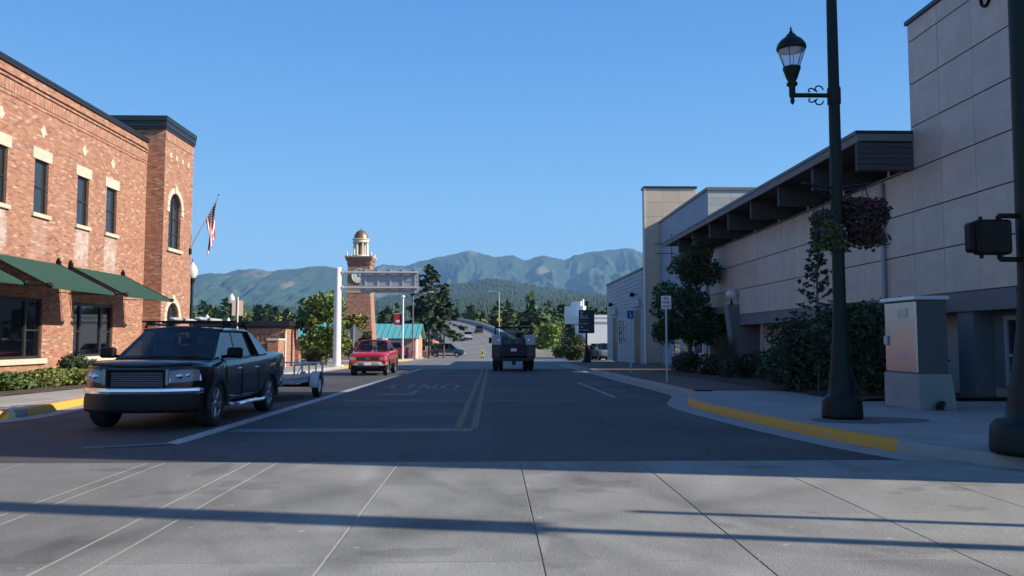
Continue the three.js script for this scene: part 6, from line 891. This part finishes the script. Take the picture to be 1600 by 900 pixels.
function broadTree(name, label, x, y, d, h, rad, seed, { n = 5000, size = .12, col = [.05, .10, .025], r0 = .12, low = .32, mat = Mat.leafFar, group, blobsN = 30, cat = 'tree' } = {}) {
  const r = rng(seed), o = thing(name, label, cat, x, y, d, 0, group), blobs = [];
  for (let i = 0; i < blobsN; i++) { const t = r(), yy = lerp(low, .93, t) * h, w = rad * Math.sqrt(1 - Math.pow(Math.abs(t - .4) / .72, 2)) * (.2 + .75 * r()), a = r() * 6.283, s = rad * (.2 + .3 * r()); blobs.push([w * Math.cos(a), yy, w * Math.sin(a), s, s * .85, s]); }
  mesh('trunk', limbs(r, h * .8, r0, blobs, 9), Mat.bark, o); mesh('crown', leafGeo(clumps(r, blobs, n, size, col), seed + 1), mat, o, true); return o;
}
function conifer(o, h, rad, seed, { n = 70, col = [.022, .048, .02], bare = .12, leaf = .34, x0 = 0, z0 = 0, per = 26, trunkR = .22, irregular = .35, mat = Mat.leafFar } = {}) {
  const r = rng(seed), leaves = [], br = [rod([x0, -.2, z0], [x0 + .1, h, z0], trunkR, 9, .03)];
  for (let i = 0; i < n; i++) {
    const t = Math.pow(i / n, .9), y = lerp(bare, .98, t) * h, L = rad * Math.pow(1 - t, .72) * (1 - irregular + irregular * 1.6 * r()) + .12, a = i * 2.4 + r() * .7, dr = .18 + .22 * (1 - t), ex = x0 + L * Math.cos(a), ez = z0 + L * Math.sin(a), ey = y - L * dr + .25 * L * t; br.push(rod([x0, y, z0], [ex, ey, ez], .035 * (1 - t) + .012, 4, .008)); const tone = .65 + .7 * r();
    const m = Math.max(4, Math.round(per * L / rad)); for (let k = 0; k < m; k++) { const s = .15 + .9 * Math.sqrt(r()), wid = .30 * L * s * (1.25 - s) + .08; leaves.push([lerp(x0, ex, s) + (r() - .5) * 2 * wid, lerp(y, ey, s) + (r() - .6) * .28 * (.4 + L * .22), lerp(z0, ez, s) + (r() - .5) * 2 * wid, leaf * (.6 + .7 * r()), col[0] * tone, col[1] * tone, col[2] * tone, .3, 2.0]); }
  }
  mesh('trunk', br, Mat.bark, o); mesh('crown', leafGeo(leaves, seed + 3, .4), mat, o, true); return o;
}
// tall conifer left of the ramp: two stems growing together
{ const o = thing('conifer_tree', 'tall dark conifer with bare trunk standing left of the bridge ramp', 'tree', -7.6, -.9, 97); conifer(o, 11.6, 2.9, 41, { n: 54, bare: .34, per: 30, leaf: .44, irregular: .72 }); const q = thing('conifer_tree', 'shorter drooping conifer growing against the tall conifer by the ramp', 'tree', -5.9, -.9, 98); conifer(q, 9.2, 2.0, 42, { n: 40, bare: .40, per: 28, leaf: .42, irregular: .75, trunkR: .12 });
  const p = thing('conifer_tree', 'small dark conifer behind the tall conifer, its crown lopsided', 'tree', -9.0, -.9, 99.5); conifer(p, 7.6, 1.7, 43, { n: 40, bare: .30, per: 34, leaf: .40, irregular: .6, trunkR: .12 }); }
// street trees
broadTree('street_tree', 'leafy green street tree beside the gantry post', -10.55, walkY(50.5), 51.6, 4.5, 1.5, 51, { n: 5200, size: .17, col: [.12, .18, .035], r0: .09, low: .22 });
broadTree('street_tree', 'yellowish young tree in front of the clock tower', -10.1, walkY(57), 58, 3.6, 1.25, 52, { n: 3200, size: .16, col: [.19, .18, .05], r0: .07, low: .2 });
broadTree('street_tree', 'dark leafy street tree in front of the beige stair tower', 9.05, walkY(37), 36.6, 5.9, 1.45, 53, { n: 17000, size: .105, col: [.045, .08, .025], r0: .09, low: .26, mat: Mat.leaf, blobsN: 40 });
// shrubs on the right
function shrub(name, label, x, y, d, rx, ry, rz, seed, { n = 2500, size = .09, col = [.035, .06, .02], blobsN = 10, mat = Mat.leaf, group, flowers } = {}) {
  const r = rng(seed), o = thing(name, label, 'shrub', x, y, d, 0, group), blobs = []; for (let i = 0; i < blobsN; i++) { const a = r() * 6.283, w = .62 * Math.sqrt(r()), s = .34 + .22 * r(); blobs.push([w * rx * Math.cos(a), ry * (.42 + .95 * r()), w * rz * Math.sin(a), s * rx, s * ry * 1.0, s * rz]); }
  mesh('stems', Array.from({ length: 7 }, () => { const b = blobs[Math.floor(r() * blobsN)]; return rod([.1 * (r() - .5), -.05, .1 * (r() - .5)], [b[0], b[1], b[2]], .02, 5, .008); }), Mat.bark, o); mesh('foliage', leafGeo(clumps(r, blobs, n, size, col), seed + 1), mat, o, true); return o;
}
const bedY = (d) => roadY(d) + .2;
shrub('tall_shrub', 'large dark shrub growing behind the tall green street lamp', 8.35, bedY(17.6), 17.9, 1.2, 1.22, 1.0, 61, { n: 13000, size: .085, blobsN: 24, col: [.034, .066, .02] });
shrub('tall_shrub', 'large dark shrub between the cabinet and its bigger neighbour', 9.5, bedY(18), 18.8, 1.15, 1.2, 1.1, 62, { n: 11000, size: .085, blobsN: 22, col: [.034, .066, .02] });
shrub('tall_shrub', 'dark shrub beneath the pale panels beside the grasses', 8.25, bedY(21), 20.6, 1.15, 1.08, 1.2, 63, { n: 10000, size: .085, blobsN: 20, col: [.036, .068, .021] });
{ const r = rng(64), o = thing('young_tree', 'slender young tree with sparse leaves in front of the pale panels', 'tree', 7.95, bedY(20), 19.4), L = []; const br = [tube([[0, 0, 0], [.05, 1.4, 0], [.0, 2.6, .05], [.1, 3.75, 0]], .022, 16, 6)]; for (let i = 0; i < 34; i++) { const t = i / 34, y = 1.5 + 2.3 * t, a = i * 2.3, l = .62 * (1.05 - t) + .06, ex = l * Math.cos(a), ez = l * Math.sin(a); br.push(rod([.05, y - .2, 0], [ex, y, ez], .008, 4, .004)); for (let k = 0; k < 12; k++) { const s = .3 + .75 * r(); L.push([ex * s + (r() - .5) * .14, y - .2 + .2 * s + (r() - .5) * .1, ez * s + (r() - .5) * .14, .085 * (.7 + .6 * r()), .026, .045, .016, 0, 1.8]); } } mesh('stem', br, Mat.bark, o); mesh('foliage', leafGeo(L, 65), Mat.leaf, o, true); }
[[8.6, 23.4, .9, .55], [9.2, 25.2, .9, .5], [8.5, 27.2, .8, .5], [9.3, 29.0, .9, .5], [8.7, 31.2, .8, .45], [8.4, 34.0, .75, .5], [8.8, 36.0, .7, .45]].forEach(([x, d, w, h], i) => shrub('low_shrub', ['low dark shrub at the near end of the planting bed row', 'low dark shrub behind the parking sign post'][i > 3 ? 1 : 0], x, bedY(d), d, w, h, w, 70 + i, { n: 2200, size: .075, col: [.034, .054, .02], group: i > 3 ? 'low shrubs behind the parking sign' : 'low shrubs in the planting bed' }));
{ const r = rng(81), g = [], o = thing('ornamental_grass', 'tall tawny ornamental grass beneath the leaning piers', 'grass', 8.35, bedY(28.5), 28.4); for (let i = 0; i < 420; i++) { const a = r() * 6.283, b = r() * 6.283, l = .9 + .7 * r(), s = .25 * r(), bend = .5 * r(); const p0 = [s * Math.cos(b), 0, s * Math.sin(b)], p1 = [p0[0] + bend * .4 * Math.cos(a), l * .7, p0[2] + bend * .4 * Math.sin(a)], p2 = [p0[0] + bend * Math.cos(a), l, p0[2] + bend * Math.sin(a)]; g.push(quadG([p0[0] - .008, 0, p0[2]], [p0[0] + .008, 0, p0[2]], [p1[0] + .006, p1[1], p1[2]], [p1[0] - .006, p1[1], p1[2]]), quadG([p1[0] - .006, p1[1], p1[2]], [p1[0] + .006, p1[1], p1[2]], [p2[0] + .001, p2[1], p2[2]], [p2[0] - .001, p2[1], p2[2]])); } mesh('blades', g, M(.10, .075, .04, .8, { side: THREE.DoubleSide }), o); }
shrub('weed', 'small weed growing at the foot of the cabinet plinth', 8.0, walkY(14.1), 14.12, .12, .10, .1, 82, { n: 160, size: .05, blobsN: 4, col: [.03, .05, .015] });
// flower baskets on the lamp post
function basket(label, dx, by, n, rad, seed, flower, greenC) {
  const r = rng(seed), o = thing('flower_basket', label, 'flower basket', 5.53 + dx, by, 12.6, 0, 'flower baskets on the lamp post'), L = []; mesh('pot', lathe([[0, 0], [.12, .02], [.17, .12], [.18, .22], [0, .22]], 0, 0, 0, 14), M(.03, .035, .02, .9), o); mesh('hanger', [rod([0, 3.84 - by, 0], [.16, .22, 0], .006, 4), rod([0, 3.84 - by, 0], [-.16, .22, 0], .006, 4), rod([0, 3.84 - by, 0], [0, .22, .16], .006, 4)], Mat.blackPaint, o);
  const blobs = Array.from({ length: 12 }, () => { const a = r() * 6.283, w = rad * .55 * Math.sqrt(r()), s = rad * (.36 + .2 * r()); return [w * Math.cos(a), .16 + rad * 1.1 * (r() - .5), w * Math.sin(a), s, s, s]; });
  mesh('foliage', leafGeo(clumps(r, blobs, n, .055, greenC), seed + 1), Mat.leaf, o, true);
  const fl = []; for (const b of blobs) for (let i = 0; i < 70; i++) { const p = inBall(r), l = Math.hypot(...p); fl.push([b[0] + p[0] / l * b[3] * 1.04, b[1] + p[1] / l * b[4] * 1.04, b[2] + p[2] / l * b[5] * 1.04, .05, ...flower[Math.floor(r() * flower.length)], 0, 1.0]); } mesh('blossoms', leafGeo(fl, seed + 2), Mat.leaf, o, true); const tr = []; for (let i = 0; i < 160; i++) { const a = r() * 6.283, q = rad * (.4 + .5 * r()), h = r(); tr.push([q * Math.cos(a), .05 - rad * (.35 + .5 * h) * (.6 + .4 * r()), q * Math.sin(a), .05, ...greenC, .5, 1.6]); } mesh('trailing_stems', leafGeo(tr, seed + 3), Mat.leaf, o, true).userData = { kind: 'stuff' };
}
basket('round flower basket with dark red blossoms hanging from the lamp post', .46, 3.08, 5200, .44, 91, [[.22, .010, .03], [.28, .014, .04], [.12, .02, .10]], [.034, .032, .016]);
basket('smaller flower basket with yellow green trailing leaves on the lamp post', -.14, 2.96, 3000, .33, 95, [[.10, .03, .12], [.16, .09, .18]], [.07, .11, .018]);
// shrubs on the left
[[-12.2, 17.6, .75, .32, 0], [-12.3, 19.0, .8, .32, 1], [-12.1, 20.5, .8, .29, 0], [-12.2, 22.0, .78, .30, 1], [-12.0, 23.3, .7, .27, 1], [-12.3, 24.4, .62, .28, 0]].forEach(([x, d, w, h, c], i) => shrub('low_shrub', 'low light green shrub in the bed under the shop windows', x, bedY(d) - .02, d, w, h, w, 110 + i, { n: 2600, size: .075, col: c ? [.13, .155, .035] : [.08, .13, .03], mat: Mat.leafFar, group: 'low shrubs under the shop windows' }));
shrub('round_shrub', 'taller dark round shrub under the shop window sill', -12.7, bedY(25), 25.1, .68, .54, .68, 120, { n: 5200, size: .06, blobsN: 14, col: [.035, .062, .03], mat: Mat.leafFar });
[[-10.9, 52.4, .5, .62], [-10.4, 52.6, .4, .62], [-12.9, 60, .9, .8], [-14.3, 61, .9, .75]].forEach(([x, d, w, h], i) => shrub('hedge_shrub', i < 2 ? 'clipped pale green shrub beside the gantry post' : 'rounded hedge shrub behind the pavilion', x - (i < 2 ? .7 : 0), walkY(d) - .1, d, w, h, w, 130 + i, { n: 1600, size: .09, col: [.12, .14, .05], mat: Mat.leafFar, group: i < 2 ? 'clipped shrubs beside the gantry' : 'hedge behind the pavilion' }));
shrub('hedge_shrub', 'dark green shrub against the pavilion pier', -13.3, walkY(46), 47.2, .45, .5, .4, 140, { n: 1200, size: .08, col: [.05, .08, .02], mat: Mat.leafFar });
// planting by the side street on the right
[[8.2, 78, 1.2, .95, [.07, .075, .03]], [9.8, 82, 1.3, 1.0, [.16, .12, .04]], [8.6, 85, 1.5, 1.7, [.03, .05, .02]], [9.8, 95, 1.6, 2.2, [.028, .05, .02]], [9.2, 104, 1.4, 1.2, [.14, .2, .03]]].forEach(([x, d, w, h, col], i) => shrub('corner_shrub', ['grey green shrub at the side street corner', 'tawny shrub beside the guide sign post', 'dark upright shrub behind the tawny shrub', 'tall dark shrub beneath the pole sign', 'bright green shrub beyond the dark shrubs'][i], x, roadY(d) - .1, d, w, h, w, 150 + i, { n: 2200, size: .16, col, mat: Mat.leafFar }));
// trees beyond: a few that stand out, then the wood as a mass
[[5.2, 262, 15.5, 3.2, 1], [9.2, 268, 12, 2.6, 1], [1.8, 300, 12, 3, 1], [-9, 330, 15, 3.2, 1], [-15.5, 350, 17, 3.2, 1], [33, 262, 12, 3, 1], [27.5, 270, 13, 3, 1]].forEach(([x, d, h, w], i) => { const o = thing('pine_tree', 'conical pine standing out of the wood beyond the bridge ramp', 'tree', x, -1.1, d, 0, 'pines beyond the bridge ramp'); conifer(o, h, w, 200 + i, { n: 34, bare: .05, per: 26, leaf: 1.1, trunkR: .25, irregular: .3, col: i % 2 ? [.045, .075, .022] : [.03, .058, .022] }); });
[[14.5, 205, 6.5, 3.2, [.15, .22, .03]], [20, 255, 9, 4, [.10, .14, .03]], [-3.2, 285, 10, 4, [.12, .14, .035]], [38, 250, 9, 4, [.08, .12, .03]], [45, 240, 10, 4, [.07, .11, .03]], [12, 285, 9, 4, [.12, .13, .035]]].forEach(([x, d, h, w, col], i) => broadTree('broadleaf_tree', 'rounded light green tree in the wood beyond the bridge ramp', x, -1.2, d, h, w, 220 + i, { n: 1300, size: .75, col, r0: .25, low: .15, group: 'light green trees beyond the bridge ramp' }));
{
  const dummy = new THREE.Group(), src = []; for (let k = 0; k < 3; k++) { const g = new THREE.Group(); conifer(g, 10, 2.0, 300 + k, { n: 22, bare: .04, per: 15, leaf: 1.25, trunkR: .2, irregular: .35, col: [.8, 1, .8] }); src.push(g.children[1].geometry); }
  for (let k = 0; k < 2; k++) { const r = rng(320 + k), blobs = Array.from({ length: 9 }, () => { const a = r() * 6.283, w = 2.0 * r(), s = 1.3 + .7 * r(); return [w * Math.cos(a), 2.5 + 5 * r(), w * Math.sin(a), s, s, s]; }); src.push(leafGeo(clumps(r, blobs, 420, 1.0, [1, 1, .8]), 330 + k)); }
  const r = rng(340), m4 = new THREE.Matrix4(), qq = new THREE.Quaternion(), col = new THREE.Color();
  const place = (name, label, count, fn, conifers) => src.forEach((g, k) => { const list = []; for (let i = 0; i < count; i++) { if ((k < 3) !== (r() < conifers)) continue; const p = fn(r, k < 3); if (p) list.push(p); } if (!list.length) return; const im = new THREE.InstancedMesh(g, Mat.leafFar, list.length); list.forEach(([x, y, d, s, c], i) => { qq.setFromAxisAngle(V(0, 1, 0), r() * 6.283); im.setMatrixAt(i, m4.compose(V(x, y, -d), qq, V(s * (.8 + .4 * r()), s * (.85 + .4 * r()), s * (.8 + .4 * r())))); im.setColorAt(i, col.setRGB(...c)); }); im.name = numbered(name); im.userData = { kind: 'stuff', label, category: 'wood' }; scene.add(im); });
  const pineC = (r) => { const t = .7 + .7 * r(); return [.046 * t, .078 * t, .03 * t]; }, leafC = (r) => { const t = .7 + .7 * r(), y = r(); return [lerp(.08, .17, y) * t, lerp(.13, .18, y) * t, .032 * t]; };
  place('wood', 'belt of mixed trees on the flat land before the hills', 420, (r, c) => { const d = 300 + 500 * r() * r(), x = lerp(-.62, .42, r()) * d; if (Math.abs(x - roadX(Math.min(d, 500))) < 14 && d < 520) return null; return [x, -1.1, d, (c ? 1.15 : 1.0) * (.8 + .7 * r()), c ? pineC(r) : leafC(r)]; }, .5);
  place('far_wood', 'forest on the valley floor at the foot of the hills', 700, (r, c) => { const d = 800 + 1400 * r(), x = lerp(-.66, .5, r()) * d; return [x, -1.5, d, (c ? 1.4 : 1.1) * (.8 + .7 * r()), c ? pineC(r) : leafC(r)]; }, .75);
  // forest on the two nearer hills, tree by tree
  const cone = new THREE.ConeGeometry(.26, 1, 5, 1, true); cone.translate(0, .5, 0);
  for (const w of woods.filter((q) => q.name === 'hill')) {
    const N = 22000, list = [], q = V(); for (let i = 0; i < N; i++) { const a = Math.floor(r() * w.nx), b = Math.floor(Math.pow(r(), .8) * w.nd * .82), k = (b * (w.nx + 1) + a) * 3, k2 = k + 3, k3 = k + (w.nx + 1) * 3, s = r(), t = r(); list.push([lerp(w.P[k], w.P[k2], s), lerp(lerp(w.P[k + 1], w.P[k2 + 1], s), w.P[k3 + 1], t) - 1.5, lerp(w.P[k + 2], w.P[k3 + 2], t)]); }
    const im = new THREE.InstancedMesh(cone, M(1, 1, 1, .95, { side: THREE.DoubleSide }), N); list.forEach(([x, y, z], i) => { const h = 10 + 10 * r(), t = .6 + .7 * r(); im.setMatrixAt(i, m4.compose(q.set(x, y, z), qq.identity(), V(h * (.9 + .5 * r()), h, h))); im.setColorAt(i, col.setRGB(.022 * t, .045 * t, .022 * t)); });
    im.name = numbered('hill_forest'); im.userData = { kind: 'stuff', label: 'conifer forest covering the lower hill slopes', category: 'forest' }; scene.add(im);
  }
}
console.log('plants done');
scene.traverse((o) => { if (o.isMesh) { o.castShadow = true; o.receiveShadow = true; } });
renderer.render(scene, camera);
